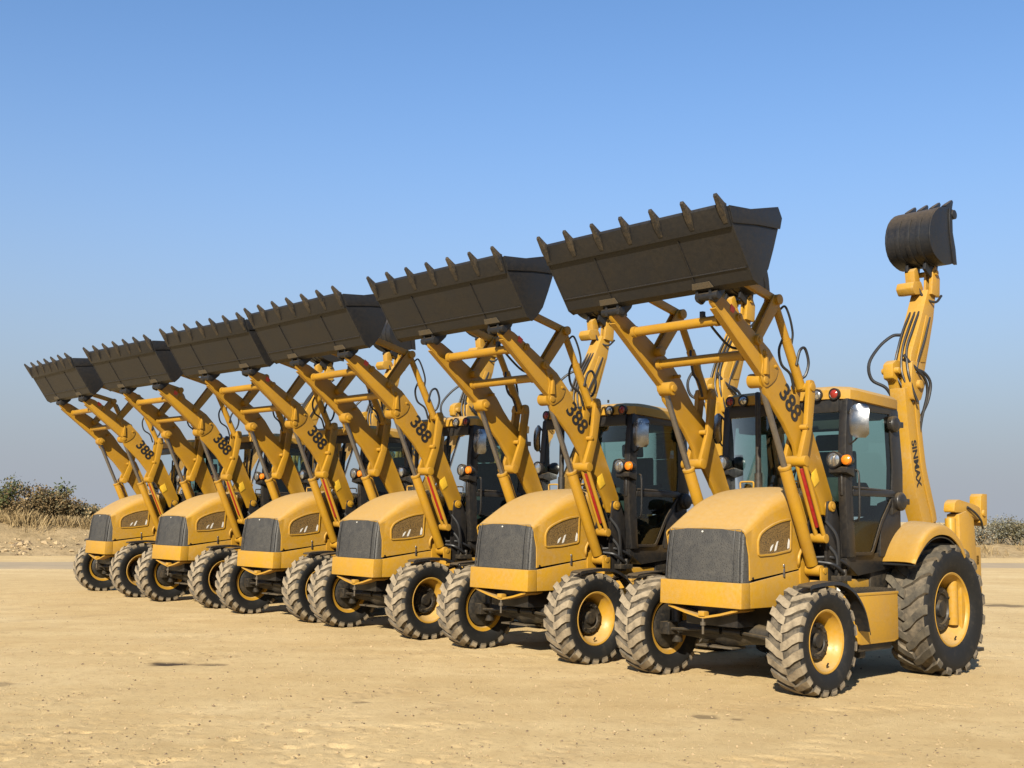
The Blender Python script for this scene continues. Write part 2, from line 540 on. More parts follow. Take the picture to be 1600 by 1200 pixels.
dots = k.math('MULTIPLY', k.gray(vo.outputs['Distance'], 0.20, 0.10), gate)
col = k.mix(k.math('MULTIPLY', dots, 0.62), col, (0.20, 0.128, 0.06))
at = k.n('ShaderNodeAttribute', attribute_name='stain')
col = k.mix(at.outputs['Fac'], col, (0.075, 0.052, 0.034))
k.set(Base_Color=col, Roughness=0.93)
k.b.inputs['Specular IOR Level'].default_value = 0.15
k.bump(k.math('ADD', k.math('MULTIPLY', n3, 0.7), k.math('MULTIPLY', n4, 0.5)), 0.75, 0.022)
ground = np_mesh('ground', co_arr, quads, ['packed_earth'])
a_ = ground.data.attributes.new('stain', 'FLOAT', 'POINT')
a_.data.foreach_set('value', STAIN.astype(np.float32).ravel())
a_ = ground.data.attributes.new('track', 'FLOAT', 'POINT')
a_.data.foreach_set('value', TRACK.astype(np.float32).ravel())
tag(ground, kind='structure')

def gz_at(x, y):
    x = np.array([float(x)]); y = np.array([float(y)])
    return float(ground_h(x, y, np.zeros(1))[0])

# ------------------------------------------------------------------ backhoe loader
FY, RY = 0.08, 2.36          # front and rear axle
FR, RR = 0.487, 0.672        # tyre radii

def tyre(prefix, rad, hw, bead_r, bead_x, lugs, lug_h, sweep, lug_w, mats, side):
    """tyre with moulded lugs, wheel axis along x, outer face towards +x * side"""
    t = MB()
    cr = rad - lug_h
    prof = [(-bead_x, bead_r), (-bead_x - 0.02, bead_r + 0.012), (-hw * 0.93, bead_r + 0.35 * (cr - bead_r)), (-hw * 0.985, bead_r + 0.62 * (cr - bead_r)),
            (-hw * 0.95, bead_r + 0.84 * (cr - bead_r)), (-hw * 0.84, cr - 0.012), (-hw * 0.4, cr)]
    prof = prof + [(0, cr + 0.003)] + [(-a, r) for a, r in prof[::-1]]
    t.mi = 0
    t.lathe(prof, 56)
    for f in t.bm.faces:
        c = f.calc_center_median()
        if math.hypot(c.y, c.z) > cr - 0.02: f.material_index = 2
    for s in (-1, 1):
        for i in range(lugs):
            ph0 = 2 * math.pi * (i + (0.5 if s > 0 else 0)) / lugs
            st = [(-0.06, 0.0, rad), (0.30, 0.30, rad - 0.001), (0.62, 0.72, rad - 0.004), (0.93, 1.0, rad - 0.012), (1.0, 1.02, rad - 0.055)]
            rows = []
            for (fx, fs, rt) in st:
                x = s * fx * hw
                ph = ph0 + sweep * fs
                wtop = lug_w * (0.86 if fx < 0.2 else 1.0) / rad
                wbot = wtop * 1.22
                rb = (cr - 0.012) if fx < 0.95 else cr - 0.075
                xb = x if fx < 0.95 else s * hw * 0.90
                rows.append([(xb, ph - wbot / 2, rb), (x, ph - wtop / 2, rt), (x, ph + wtop / 2, rt), (xb, ph + wbot / 2, rb)])
            vv = [(x, r * math.sin(p_), r * math.cos(p_)) for row in rows for (x, p_, r) in row]
            nn = len(rows)
            t.mi = 1
            ff = [(j * 4 + 1, j * 4 + 2, (j + 1) * 4 + 2, (j + 1) * 4 + 1) for j in range(nn - 1)]
            t.faces(vv, ff)
            t.mi = 2
            ff = []
            for j in range(nn - 1):
                ff += [(j * 4, j * 4 + 1, (j + 1) * 4 + 1, (j + 1) * 4), (j * 4 + 2, j * 4 + 3, (j + 1) * 4 + 3, (j + 1) * 4 + 2)]
            ff += [(0, 1, 2, 3), ((nn - 1) * 4, (nn - 1) * 4 + 1, (nn - 1) * 4 + 2, (nn - 1) * 4 + 3)]
            t.faces(vv, ff)
    return t

def wheel(root, nm, side, xc, y, rad, hw, rim_r, lugs, lug_h, sweep, lug_w, tread, deep):
    s = side
    h = MB()                                               # black hub drum, stepped, with bolts
    hub_r = rim_r * 0.62
    face = s * (hw * 0.72 - 0.075 * rim_r / 0.272)
    h.lathe([(-s * hw * 0.86, 0.001), (-s * hw * 0.86, rim_r * 0.50), (-s * hw * 0.62, rim_r * 0.80), (-s * hw * 0.30, rim_r * 0.80), (-s * hw * 0.28, hub_r * 0.9), (s * (hw * 0.62 - deep), hub_r), (face - s * 0.02, hub_r), (face, hub_r * 0.94), (face, hub_r * 0.70), (face - s * 0.02, hub_r * 0.66), (face - s * 0.02, hub_r * 0.40), (face + s * 0.015, hub_r * 0.36), (face + s * 0.02, 0.001)], 28)
    for i in range(10):
        a = 2 * math.pi * i / 10
        rb = rim_r * 0.50
        p = V(face - s * 0.004, rb * math.sin(a), rb * math.cos(a))
        h.cyl(p, p + V(s * 0.016, 0, 0), 0.012, n=6)
    w = build(nm, h, 'dark_axle', root, loc=(s * xc, y, rad))
    t = tyre(nm, rad, hw, rim_r + 0.004, hw * 0.72, lugs, lug_h, sweep, lug_w, None, s)
    build('tyre', t, ['rubber', tread, 'tread_groove'], w, angle=40)
    r = MB()                                               # rim: rolled lip, barrel, recessed disc
    bx = hw * 0.72
    prof = [(s * (bx + 0.012), rim_r + 0.016), (s * (bx + 0.020), rim_r + 0.004), (s * (bx + 0.012), rim_r - 0.012), (s * (bx - 0.03), rim_r - 0.022),
            (s * (bx - 0.05), rim_r - 0.040), (s * (hw * 0.62 - deep * 0.55), rim_r * 0.76), (s * (hw * 0.62 - deep), rim_r * 0.66), (s * (hw * 0.62 - deep), rim_r * 0.44),
            (s * (hw * 0.62 - deep - 0.012), rim_r * 0.44), (s * (hw * 0.62 - deep - 0.012), rim_r - 0.05), (-s * bx, rim_r - 0.03), (-s * (bx + 0.012), rim_r + 0.016), (-s * bx, rim_r + 0.012), (s * bx, rim_r + 0.012)]
    r.lathe(prof, 48, closed=True)
    build('rim', r, 'yellow_paint', w, angle=30)
    v = MB()
    v.cyl((s * (bx - 0.02), 0.0, -(rim_r - 0.045)), (s * (bx + 0.0), 0, -(rim_r - 0.075)), 0.008, n=8)
    build('valve', v, 'hose_rubber', w)
    return w

def hose(root, pts, r=0.013, name='hose', k=5):
    m = MB()
    m.tube(smooth_path(pts, k), r, 8)
    return build(name, m, 'hose_rubber', root)

def hood_top(y):
    pts = [(-0.31, 1.470), (-0.2, 1.552), (-0.05, 1.655), (0.1, 1.742), (0.25, 1.806), (0.4, 1.848), (0.6, 1.878), (0.86, 1.885)]
    ys, zs = zip(*pts)
    return float(np.interp(y, ys, zs))

def hood_mesh():
    m = MB()
    grid = []
    W = 0.472
    stations = [-0.315, -0.305, -0.25, -0.2, -0.12, -0.05, 0.02, 0.1, 0.18, 0.25, 0.33, 0.4, 0.5, 0.6, 0.72, 0.86]
    # smooth the profile
    def zt(y):
        return sum(hood_top(y + d) for d in (-0.07, -0.035, 0, 0.035, 0.07)) / 5 if y > -0.24 else hood_top(y)
    for y in stations:
        top = zt(y)
        r = float(np.interp(y, [-0.31, -0.1, 0.3, 0.86], [0.05, 0.10, 0.15, 0.16]))
        base = float(np.interp(y, [-0.31, -0.27, 0.3, 0.62, 0.86], [1.0, 1.004, 1.068, 1.105, 1.12]))
        half = [(W + 0.004, base), (W + 0.003, base + 0.12), (W, base + 0.25 * (top - base) + 0.1), (W - 0.003, top - r * 1.05)]
        for a in np.linspace(0.15, 1.0, 7):
            t = a * math.pi / 2
            half.append((W - 0.003 - r * (1 - math.cos(t)), top - 0.018 - r + r * math.sin(t)))
        half += [(W * 0.40, top - 0.006), (0.0, top)]
        full = half + [(-x, z) for x, z in half[::-1][1:]]
        yy = [y] * len(full)
        grid.append([(x, y if y > -0.3 or z > top - 0.12 else y + 0.05 * min(1, (top - 0.12 - z) / 0.1), z) for (x, z) in full])
    m.sheet(grid, 0.014)
    return m

def round_poly(pts, r=0.03, n=4):
    out = []
    L = len(pts)
    for i in range(L):
        p0, p1, p2 = Vector(pts[i - 1]), Vector(pts[i]), Vector(pts[(i + 1) % L])
        a = (p0 - p1); b = (p2 - p1)
        d = min(r, a.length * 0.45, b.length * 0.45)
        A = p1 + a.normalized() * d; B = p1 + b.normalized() * d
        for j in range(n + 1):
            t = j / n
            out.append(tuple((1 - t) ** 2 * A + 2 * t * (1 - t) * p1 + t * t * B))
    return out

def ring_prism(m, outer, inner, x0, x1):
    n = len(outer)
    v = [(x0, *p) for p in outer] + [(x0, *p) for p in inner] + [(x1, *p) for p in outer] + [(x1, *p) for p in inner]
    f = []
    for i in range(n):
        j = (i + 1) % n
        f += [(i, j, n + j, n + i), (2 * n + i, 3 * n + i, 3 * n + j, 2 * n + j), (i, 2 * n + i, 2 * n + j, j), (n + i, n + j, 3 * n + j, 3 * n + i)]
    m.faces(v, f)

def inset(poly, d):
    c = sum((Vector(p) for p in poly), Vector((0, 0))) / len(poly)
    out = []
    L = len(poly)
    for i in range(L):
        p0, p1, p2 = Vector(poly[i - 1]), Vector(poly[i]), Vector(poly[(i + 1) % L])
        t = (p2 - p0).normalized(); nrm = Vector((-t.y, t.x))
        if nrm.dot(c - p1) < 0: nrm = -nrm
        out.append(tuple(p1 + nrm * d))
    return out

def make_loader():
    root = bpy.data.objects.new('backhoe_loader', None)
    COL.objects.link(root)
    Y, A, K = 'yellow_paint', 'yellow_arm', 'black_paint'
    # ---- chassis
    m = MB()
    m.box(-0.30, 0.30, -0.22, 3.0, 0.56, 0.92)
    m.box(-0.46, 0.46, 0.55, 1.9, 0.74, 0.97)
    m.box(-0.2, 0.2, 1.6, 3.0, 0.92, 1.12)
    build('chassis', m, K, root, 0.012)
    m = MB()  # underbody boxes added to block light, so the ground beneath stays dark
    m.box(-0.40, 0.40, 0.36, 1.0, 0.40, 0.78)
    m.prism([(1.0, 0.34), (1.0, 0.74), (2.1, 0.74), (2.1, 0.42), (1.8, 0.34)], -0.45, 0.45)
    m.cyl((0, FY + 0.1, 0.50), (0, 0.40, 0.54), 0.06)
    m.box(-0.66, 0.66, 1.5, 2.0, 0.80, 1.10)
    build('underbody_blocker', m, 'dark_axle', root, 0.02)
    m = MB()
    m.box(-0.42, 0.42, -0.12, 0.84, 0.78, 1.42)
    m.box(-0.30, 0.30, 0.1, 0.8, 1.42, 1.62)
    m.cyl((-0.32, 0.3, 1.2), (-0.45, 0.3, 1.2), 0.11)
    build('engine', m, 'dark_axle', root, 0.02)
    # ---- front axle
    m = MB()
    sec = [(-0.72, 0.05, 0.47, 0.06), (-0.55, 0.05, 0.48, 0.075), (-0.25, 0.06, 0.49, 0.10), (0, 0.06, 0.49, 0.15), (0.25, 0.06, 0.49, 0.10), (0.55, 0.05, 0.48, 0.075), (0.72, 0.05, 0.47, 0.06)]
    g = []
    for (x, dy, z, r) in sec:
        g.append([(x, FY + r * 0.85 * math.cos(t), z + r * math.sin(t)) for t in np.linspace(0, 2 * math.pi, 13)])
    m.sheet(g)
    m.box(-0.16, 0.16, FY - 0.16, FY + 0.16, 0.56, 0.72)
    build('front_axle', m, 'dark_axle', root, angle=40)
    ax = MB()
    for s in (-1, 1):
        ax.cyl((s * 0.20, FY - 0.13, 0.50), (s * 0.66, FY - 0.15, 0.47), 0.016)
        ax.cyl((s * 0.02, FY - 0.13, 0.50), (s * 0.22, FY - 0.13, 0.50), 0.032)
        ax.cyl((s * 0.64, FY - 0.02, 0.34), (s * 0.64, FY - 0.02, 0.66), 0.055)
        ax.box(s * 0.60, s * 0.72, FY - 0.19, FY + 0.08, 0.42, 0.54)
    build('steering_rod', ax, 'rod_steel' if False else 'dark_axle', root, 0.006)
    m = MB()
    m.box(-0.33, 0.10, FY - 0.12, FY + 0.10, 0.335, 0.352)
    build('skid_plate', m, 'worn_steel', root, 0.004)
    # ---- wheels
    for s in (1, -1):
        wheel(root, 'front_wheel', s, 0.895, FY, FR, 0.182, 0.272, 20, 0.026, 0.22, 0.082, 'dusty_tread', 0.15)
    for s in (1, -1):
        wheel(root, 'rear_wheel', s, 0.885, RY, RR, 0.238, 0.365, 19, 0.036, 0.29, 0.092, 'olive_tread', 0.20)
    m = MB()
    m.cyl((-0.72, RY, RR), (0.72, RY, RR), 0.13, n=18)
    m.lathe([(-0.24, 0.13), (-0.2, 0.26), (0.2, 0.26), (0.24, 0.13)], 24, c=(0, RY, RR))
    build('rear_axle', m, 'dark_axle', root, angle=40)
    # ---- hood group
    hood = build('hood', hood_mesh(), Y, root, angle=40)
    m = MB()                                               # grille wrapping round the nose
    line = [(-0.456, -0.20), (-0.455, -0.262), (-0.44, -0.305), (-0.405, -0.335), (-0.2, -0.343), (0, -0.346), (0.2, -0.343), (0.405, -0.335), (0.44, -0.305), (0.455, -0.262), (0.456, -0.20)]
    g = []
    for z, dy, sc in ((0.982, -0.028, 1.012), (1.1, -0.018, 1.01), (1.25, -0.006, 1.0), (1.36, 0.008, 0.992), (1.462, 0.028, 0.985)):
        g.append([(x * sc, y + dy, z) for x, y in line])
    m.sheet(g, 0.012)
    grille = build('grille', m, 'grille_mesh', root, angle=30)
    for s in (-1, 1):
        m = MB()
        m.tube([(s * 0.424 * 1.012, -0.348 - 0.014, 0.985), (s * 0.424, -0.343, 1.22), (s * 0.424 * 0.985, -0.336 + 0.03, 1.455)], 0.008, 6)
        build('grille_trim', m, 'black_paint', grille)
        m = MB()
        m.tube([(s * 0.362, -0.3385 - 0.040, 0.985), (s * 0.362, -0.3385 - 0.030, 1.1), (s * 0.36, -0.3385 - 0.018, 1.25), (s * 0.358, -0.3385 - 0.004, 1.36), (s * 0.356, -0.3385 + 0.016, 1.455)], 0.004, 5)
        build('grille_seam', m, 'black_paint', grille)
    m = MB()
    m.cyl((-0.01, -0.33, 1.435), (-0.01, -0.338, 1.435), 0.009, n=10)
    build('badge_stud', m, 'decal_white', grille)
    m = MB()
    m.prism([(-0.40, 0.748), (-0.392, 0.978), (-0.256, 0.978), (-0.256, 0.748)], -0.474, 0.474)
    build('front_bumper', m, Y, root, 0.010)
    for s in (1, -1):
        m = MB()
        m.prism([(-0.252, 0.750), (-0.252, 0.978), (0.3, 1.050), (0.62, 1.088), (0.86, 1.10), (0.86, 0.93), (0.60, 0.86), (0.40, 0.75)], s * 0.44, s * 0.472)
        build('lower_side_panel', m, Y, root, 0.006)
    m = MB()                                               # V shaped belly plate
    g = []
    for y in (-0.36, -0.1):
        g.append([(-0.40, y, 0.742), (-0.20, y, 0.69), (-0.02, y, 0.655), (0.02, y, 0.655), (0.2, y, 0.69), (0.40, y, 0.742)])
    m.sheet(g, 0.02)
    belly = build('belly_plate', m, Y, root, angle=10)
    m = MB()
    m.box(-0.035, 0.035, -0.375, -0.30, 0.655, 0.70)
    build('tow_lug', m, Y, belly, 0.005)
    m = MB()
    m.cyl((0, -0.345, 0.66), (0, -0.345, 0.49), 0.012)
    m.cyl((0, -0.345, 0.60), (0, -0.345, 0.57), 0.026)
    build('tow_pin', m, 'worn_steel', belly)
    # side vents in the hood
    win = [(-0.145, 1.215), (-0.150, 1.36), (-0.105, 1.43), (-0.02, 1.475), (0.11, 1.522), (0.24, 1.553), (0.40, 1.572), (0.385, 1.262), (0.10, 1.225)]
    win = [(y, z) for y, z in win]
    for s in (1, -1):
        m = MB()
        o_ = round_poly(win, 0.035, 3)
        i_ = inset(o_, 0.018)
        x0, x1 = s * 0.460, s * 0.486
        ring_prism(m, o_, i_, min(x0, x1), max(x0, x1))
        fr_ = build('vent_frame', m, Y, hood, 0.004)
        m = MB()
        i2 = inset(o_, 0.012)
        m.prism(i2, s * 0.460, s * 0.4775)
        build('vent_mesh', m, 'vent_mesh', hood)
        for (yy, w_, h_) in ((0.045, 0.022, 0.065), (0.115, 0.028, 0.095)):
            m = MB()
            m.prism([(yy, 1.262), (yy + w_, 1.262 + 0.01), (yy + w_ + 0.035, 1.262 + h_), (yy + w_ * 0.4 + 0.03, 1.262 + h_ * 0.93), (yy + 0.012, 1.30)], s * 0.4772, s * 0.4800)
            build('vent_mark', m, 'decal_white', hood)
        m = MB()
        m.prism([(0.325, 1.285), (0.355, 1.29), (0.365, 1.36), (0.348, 1.38), (0.335, 1.34)], s * 0.4772, s * 0.4800)
        build('vent_mark', m, 'decal_white', hood)
        m = MB()
        m.tube(smooth_path([(s * 0.478, 0.50, 1.12), (s * 0.505, 0.47, 1.16), (s * 0.508, 0.475, 1.22), (s * 0.50, 0.54, 1.29), (s * 0.478, 0.585, 1.315)], 4), 0.015, 8)
        build('grab_handle', m, Y, hood)
        m = MB()
        m.box(s * 0.472 - 0.006, s * 0.472 + 0.014, 0.255, 0.275, 1.02, 1.10)
        m.cyl((s * 0.475, 0.265, 1.11), (s * 0.475, 0.265, 1.14), 0.012)
        build('hood_latch', m, 'rod_steel', hood, 0.003)
        m = MB()
        m.cyl((s * 0.472, -0.225, 1.02), (s * 0.482, -0.225, 1.02), 0.012, n=10)
        build('hood_bolt', m, K, hood)
    for xx in (-0.33, 0.20):
        m = MB()
        m.tube(smooth_path([(xx, 0.70, 1.87), (xx, 0.70, 1.925), (xx + 0.03, 0.70, 1.935), (xx + 0.13, 0.70, 1.935), (xx + 0.16, 0.70, 1.925), (xx + 0.16, 0.70, 1.87)], 3), 0.009, 6)
        build('hood_handle', m, Y, hood)
    m = MB()
    m.cyl((-0.08, 0.66, 1.84), (-0.08, 0.66, 2.02), 0.040)
    m.cyl((-0.08, 0.66, 2.02), (-0.08, 0.665, 2.72), 0.029)
    m.tube(smooth_path([(-0.08, 0.665, 2.70), (-0.085, 0.67, 2.77), (-0.11, 0.70, 2.83)], 4), 0.029, 14)
    build('exhaust_pipe', m, 'dark_axle', root, angle=40)
    # ---- front mudguards
    for s in (1, -1):
        m = MB()
        pth = [(-0.235, 0.962), (-0.215, 0.978), (-0.14, 0.988), (0.10, 1.003), (0.28, 0.992), (0.45, 0.93), (0.58, 0.83), (0.68, 0.70), (0.74, 0.53)]
        pth = [(p[1], p[2]) for p in smooth_path([(0, y, z) for y, z in pth], 3)]
        m.sheet([[(s * x, y + 0.03, z + 0.01) for (y, z) in pth] for x in (0.93, 1.0, 1.07)], 0.012)
        m.sheet([[(s * 1.07, y + 0.03, z + 0.01) for (y, z) in pth], [(s * 1.075, y + 0.03, z - 0.022) for (y, z) in pth]], 0.008)
        mg = build('mudguard', m, K, root)
        m = MB()
        m.tube([(s * 0.45, 0.52, 0.75), (s * 0.98, 0.52, 0.905)], 0.022, 8)
        build('mudguard_bracket', m, K, mg)
    # ---- side tank and step
    for s in (1, -1):
        m = MB()
        m.prism([(0.74, 0.42), (0.74, 0.86), (1.50, 0.86), (1.50, 0.42), (1.42, 0.40), (0.82, 0.40)], s * 0.44, s * 0.95)
        tk = build('side_tank', m, Y, root, 0.014)
        m = MB()
        m.box(s * 0.955, s * 0.44, 0.735, 1.505, 0.855, 0.882)
        build('tank_lid', m, Y, tk, 0.006)
        m = MB()
        m.box(s * 0.66, s * 0.94, 0.76, 1.48, 0.882, 0.905)
        for i in range(9):
            m.box(s * 0.68, s * 0.92, 0.80 + i * 0.075, 0.83 + i * 0.075, 0.905, 0.911)
        build('step_tread', m, 'dark_axle', tk)
        m = MB()
        m.box(s * 0.46, s * 0.64, 0.66, 1.5, 0.885, 0.985)
        build('frame_rail', m, Y, tk, 0.012)
        m = MB()
        m.cyl((s * 0.58, 0.95, 0.98), (s * 0.58, 0.95, 1.08), 0.05, 0.035)
        m.cyl((s * 0.58, 0.95, 1.08), (s * 0.58, 0.95, 1.105), 0.055)
        build('filler_neck', m, [K], tk)
        m = MB()
        m.box(s * 0.75, s * 0.81, 0.728, 0.733, 0.86, 0.93)
        build('side_decal', m, 'decal_white', tk)
        m = MB()
        m.box(s * 0.5, s * 0.9, 0.85, 1.45, 0.33, 0.40)
        m.box(s * 0.55, s * 0.85, 0.95, 1.05, 0.26, 0.33)
        build('under_step', m, 'dark_axle', tk, 0.01)
    # ---- loader arms
    loader = None
    arm_poly = [(-0.985, 3.560), (-0.785, 3.500), (-0.50, 3.345), (-0.128, 3.125), (0.06, 2.945), (0.17, 2.80), (0.27, 2.69), (0.53, 2.47), (0.72, 2.12), (0.89, 1.78),
                (0.89, 1.66), (0.82, 1.585), (0.72, 1.61), (0.635, 1.777), (0.42, 2.06), (0.30, 2.13), (0.262, 2.25), (0.09, 2.45), (-0.20, 2.715), (-0.25, 2.85), (-0.787, 3.272), (-0.93, 3.405), (-0.98, 3.44), (-1.01, 3.50)]
    for s in (1, -1):
        m = MB()
        m.prism(arm_poly, s * 0.576, s * 0.62)
        arm = build('loader_arm', m, A, root, 0.008)
        m = MB()                                           # edge flange along the lower side
        low = [(-0.25, 2.86), (-0.787, 3.280), (-0.95, 3.408)]
        g = []
        for x in (0.566, 0.632):
            g.append([(s * x, y, z) for y, z in low])
        m.sheet(g, 0.012)
        build('arm_flange', m, A, arm)
        m = MB()                                           # doubler plate at the knee
        m.prism(round_poly([(-0.33, 3.16), (-0.12, 3.09), (0.0, 2.97), (-0.04, 2.86), (-0.12, 2.80), (-0.22, 2.75), (-0.28, 2.86), (-0.25, 3.0)], 0.04, 2), s * 0.61, s * 0.632)
        build('knee_plate', m, A, arm, 0.005)
        m = MB()                                           # lift cylinder boss
        m.cyl((s * 0.46, -0.215, 2.83), (s * 0.60, -0.215, 2.83), 0.068, n=20)
        m.cyl((s * 0.44, -0.215, 2.83), (s * 0.645, -0.215, 2.83), 0.035, n=14)
        m.prism([(-0.25, 2.88), (-0.232, 3.07), (-0.212, 3.06), (-0.195, 2.88)], s * 0.61, s * 0.662)
        build('lift_boss', m, A, arm, 0.006)
        for (y, z, r, t) in ((-0.606, 3.364, 0.038, 0.022), (-0.327, 3.192, 0.048, 0.035), (-0.225, 3.09, 0.026, 0.02), (0.80, 1.69, 0.050, 0.06), (-0.06, 2.97, 0.018, 0.022), (0.36, 2.43, 0.026, 0.075)):
            m = MB()
            m.cyl((s * 0.50, y, z), (s * (0.62 + t), y, z), r, n=18)
            m.cyl((s * (0.62 + t), y, z), (s * (0.63 + t), y, z), r * 0.55, n=10)
            build('arm_pin', m, A, arm, 0.006)
        m = MB()
        m.prism([(0.50, 1.98), (0.60, 2.05), (0.655, 1.93), (0.57, 1.87)], s * 0.6205, s * 0.628)
        build('warning_plate', m, 'decal_yellow', arm, 0.003)
        m = MB()
        m.prism([(-0.72, 3.475), (-0.655, 3.435), (-0.685, 3.39), (-0.735, 3.41)], s * 0.6205, s * 0.6235)
        build('warning_decal', m, 'decal_orange', arm)
        xd = (0, 0.70, -0.71) if s > 0 else (0, -0.70, 0.71)
        text_part('model_number', '388', 0.25, (s * 0.6225, 0.185, 2.645), xd, (s, 0, 0), 'decal_black', arm, 0.004, 0.005, 0.0)
        # lift cylinder
        m = MB()
        a, b = V(s * 0.57, 0.62, 1.08), V(s * 0.57, -0.215, 2.83)
        d = (b - a).normalized()
        top = a + d * 1.05
        m.cyl(a + d * 0.06, top, 0.058, n=20)
        m.cyl(top, top + d * 0.03, 0.064, n=20)
        m.cyl((s * 0.50, 0.62, 1.08), (s * 0.66, 0.62, 1.08), 0.052, n=16)
        m.cyl((s * 0.47, 0.62, 1.08), (s * 0.70, 0.62, 1.08), 0.03, n=12)
        lc = build('lift_cylinder', m, A, root, 0.005)
        m = MB()
        m.cyl(top, b - d * 0.05, 0.030, n=16)
        build('piston_rod', m, 'rod_steel', lc)
        m = MB()
        m.box(s * 0.465, s * 0.49, 0.52, 0.72, 0.95, 1.16)
        m.box(s * 0.672, s * 0.69, 0.56, 0.68, 0.97, 1.11)
        build('cylinder_bracket', m, A, lc, 0.008)
        # lever
        m = MB()
        lev = round_poly([(0.415, 2.89), (0.50, 2.885), (0.515, 2.80), (0.45, 2.42), (0.345, 2.08), (0.28, 2.06), (0.235, 2.11), (0.36, 2.42), (0.41, 2.80)], 0.03, 2)
        m.prism(lev, s * 0.642, s * 0.690)
        m.prism(lev, s * 0.485, s * 0.525)
        m.cyl((s * 0.475, 0.455, 2.82), (s * 0.705, 0.455, 2.82), 0.042, n=16)
        m.cyl((s * 0.475, 0.285, 2.105), (s * 0.735, 0.285, 2.105), 0.052, n=16)
        lv = build('lever', m, A, root, 0.006)
        # levelling strut with red locking bar
        for dx in (-0.042, 0.042):
            m = MB()
            m.cyl((s * (0.667 + dx), 0.268, 2.10), (s * (0.667 + dx), 0.60, 1.38), 0.022, n=12)
            build('strut_bar', m, A, lv)
        m = MB()
        m.prism([(0.275, 2.03), (0.315, 2.045), (0.565, 1.50), (0.525, 1.485)], s * 0.655, s * 0.680)
        build('locking_bar', m, 'red_bar', lv, 0.003)
        m = MB()
        m.cyl((s * 0.56, 0.60, 1.385), (s * 0.73, 0.60, 1.385), 0.045, n=14)
        build('strut_pin', m, A, lv, 0.004)
        # tilt tube, crank and bucket link
        m = MB()
        m.cyl((s * 0.575, 0.02, 3.585), (s * 0.575, 0.44, 2.82), 0.038, n=16)
        m.cyl((s * 0.575, 0.20, 3.26), (s * 0.575, 0.44, 2.82), 0.046, n=16)
        tt = build('tilt_cylinder', m, A, root)
        m = MB()
        m.prism(round_poly([(-0.385, 3.19), (-0.30, 3.14), (0.06, 3.58), (0.045, 3.66), (-0.04, 3.66)], 0.03, 2), s * 0.530, s * 0.548)
        m.prism(round_poly([(-0.385, 3.19), (-0.30, 3.14), (0.06, 3.58), (0.045, 3.66), (-0.04, 3.66)], 0.03, 2), s * 0.602, s * 0.620)
        m.cyl((s * 0.50, 0.004, 3.612), (s * 0.65, 0.004, 3.612), 0.05, n=16)
        build('crank', m, A, tt, 0.004)
        m = MB()
        m.prism(round_poly([(0.04, 3.575), (0.05, 3.65), (-0.86, 3.86), (-0.88, 3.78)], 0.03, 2), s * 0.552, s * 0.598)
        build('bucket_link', m, A, tt, 0.006)
        hose(tt, [(s * 0.60, 0.07, 3.53), (s * 0.63, 0.11, 3.56), (s * 0.64, 0.17, 3.46), (s * 0.63, 0.23, 3.32), (s * 0.61, 0.24, 3.22)], 0.011)
        hose(tt, [(s * 0.56, 0.18, 3.28), (s * 0.53, 0.15, 3.16), (s * 0.53, 0.19, 3.02), (s * 0.55, 0.30, 2.94), (s * 0.55, 0.36, 2.80)], 0.013)
        hose(tt, [(s * 0.62, 0.30, 3.02), (s * 0.64, 0.33, 3.16), (s * 0.645, 0.41, 3.19), (s * 0.65, 0.46, 3.06), (s * 0.63, 0.44, 2.94), (s * 0.60, 0.40, 2.90)], 0.014)
        # tower behind the hood
        m = MB()
        m.prism([(0.66, 0.95), (0.64, 1.40), (0.74, 1.78), (0.88, 1.80), (0.98, 1.60), (1.02, 0.95)], s * 0.47, s * 0.50)
        m.prism([(0.70, 0.95), (0.70, 1.40), (0.75, 1.74), (0.86, 1.74), (0.95, 1.55), (0.98, 0.95)], s * 0.635, s * 0.66)
        m.box(s * 0.50, s * 0.635, 0.80, 0.84, 0.97, 1.5)
        build('loader_tower', m, K, root, 0.006)
        for (p0, p1, p2, p3) in (((0.62, 0.72, 1.36), (0.72, 0.78, 1.22), (0.70, 0.80, 1.05), (0.60, 0.9, 0.98)),
                                 ((0.66, 0.70, 1.55), (0.74, 0.76, 1.40), (0.72, 0.82, 1.15), (0.66, 0.92, 1.0)),
                                 ((0.60, 0.66, 1.16), (0.72, 0.72, 1.14), (0.74, 0.86, 1.06), (0.66, 1.0, 1.02)),
                                 ((0.55, 0.70, 1.20), (0.68, 0.80, 1.20), (0.72, 0.98, 1.12), (0.62, 1.06, 1.04))):
            hose(root, [(s * q[0], q[1], q[2]) for q in (p0, p1, p2, p3)], 0.016)
        m = MB()
        m.cyl((s * 0.69, 0.84, 1.02), (s * 0.69, 0.84, 1.12), 0.028)
        m.cyl((s * 0.73, 0.90, 1.00), (s * 0.73, 0.90, 1.09), 0.022)
        m.box(s * 0.64, s * 0.76, 0.78, 0.98, 0.98, 1.03)
        build('valve_block', m, 'dark_axle', root, 0.004)
    for i, (y, z) in enumerate(((-0.744, 3.335), (-0.37, 3.058))):
        m = MB()
        m.cyl((-0.515, y, z), (0.515, y, z), 0.046, n=20)
        for s in (1, -1): m.cyl((s * 0.47, y, z), (s * 0.516, y, z), 0.054, n=20)
        ct = build('cross_tube', m, A, root)
        if i == 0:
            m = MB(); m.box(0.30, 0.34, y - 0.02, y + 0.02, z + 0.04, z + 0.10)
            build('hose_clip', m, K, ct, 0.004)
    hose(root, [(0.33, -0.74, 3.40), (0.36, -0.60, 3.26), (0.40, -0.45, 3.14), (0.46, -0.35, 3.12)], 0.012)
    # ---- loader bucket
    C = 'charcoal_steel'
    W = 1.085
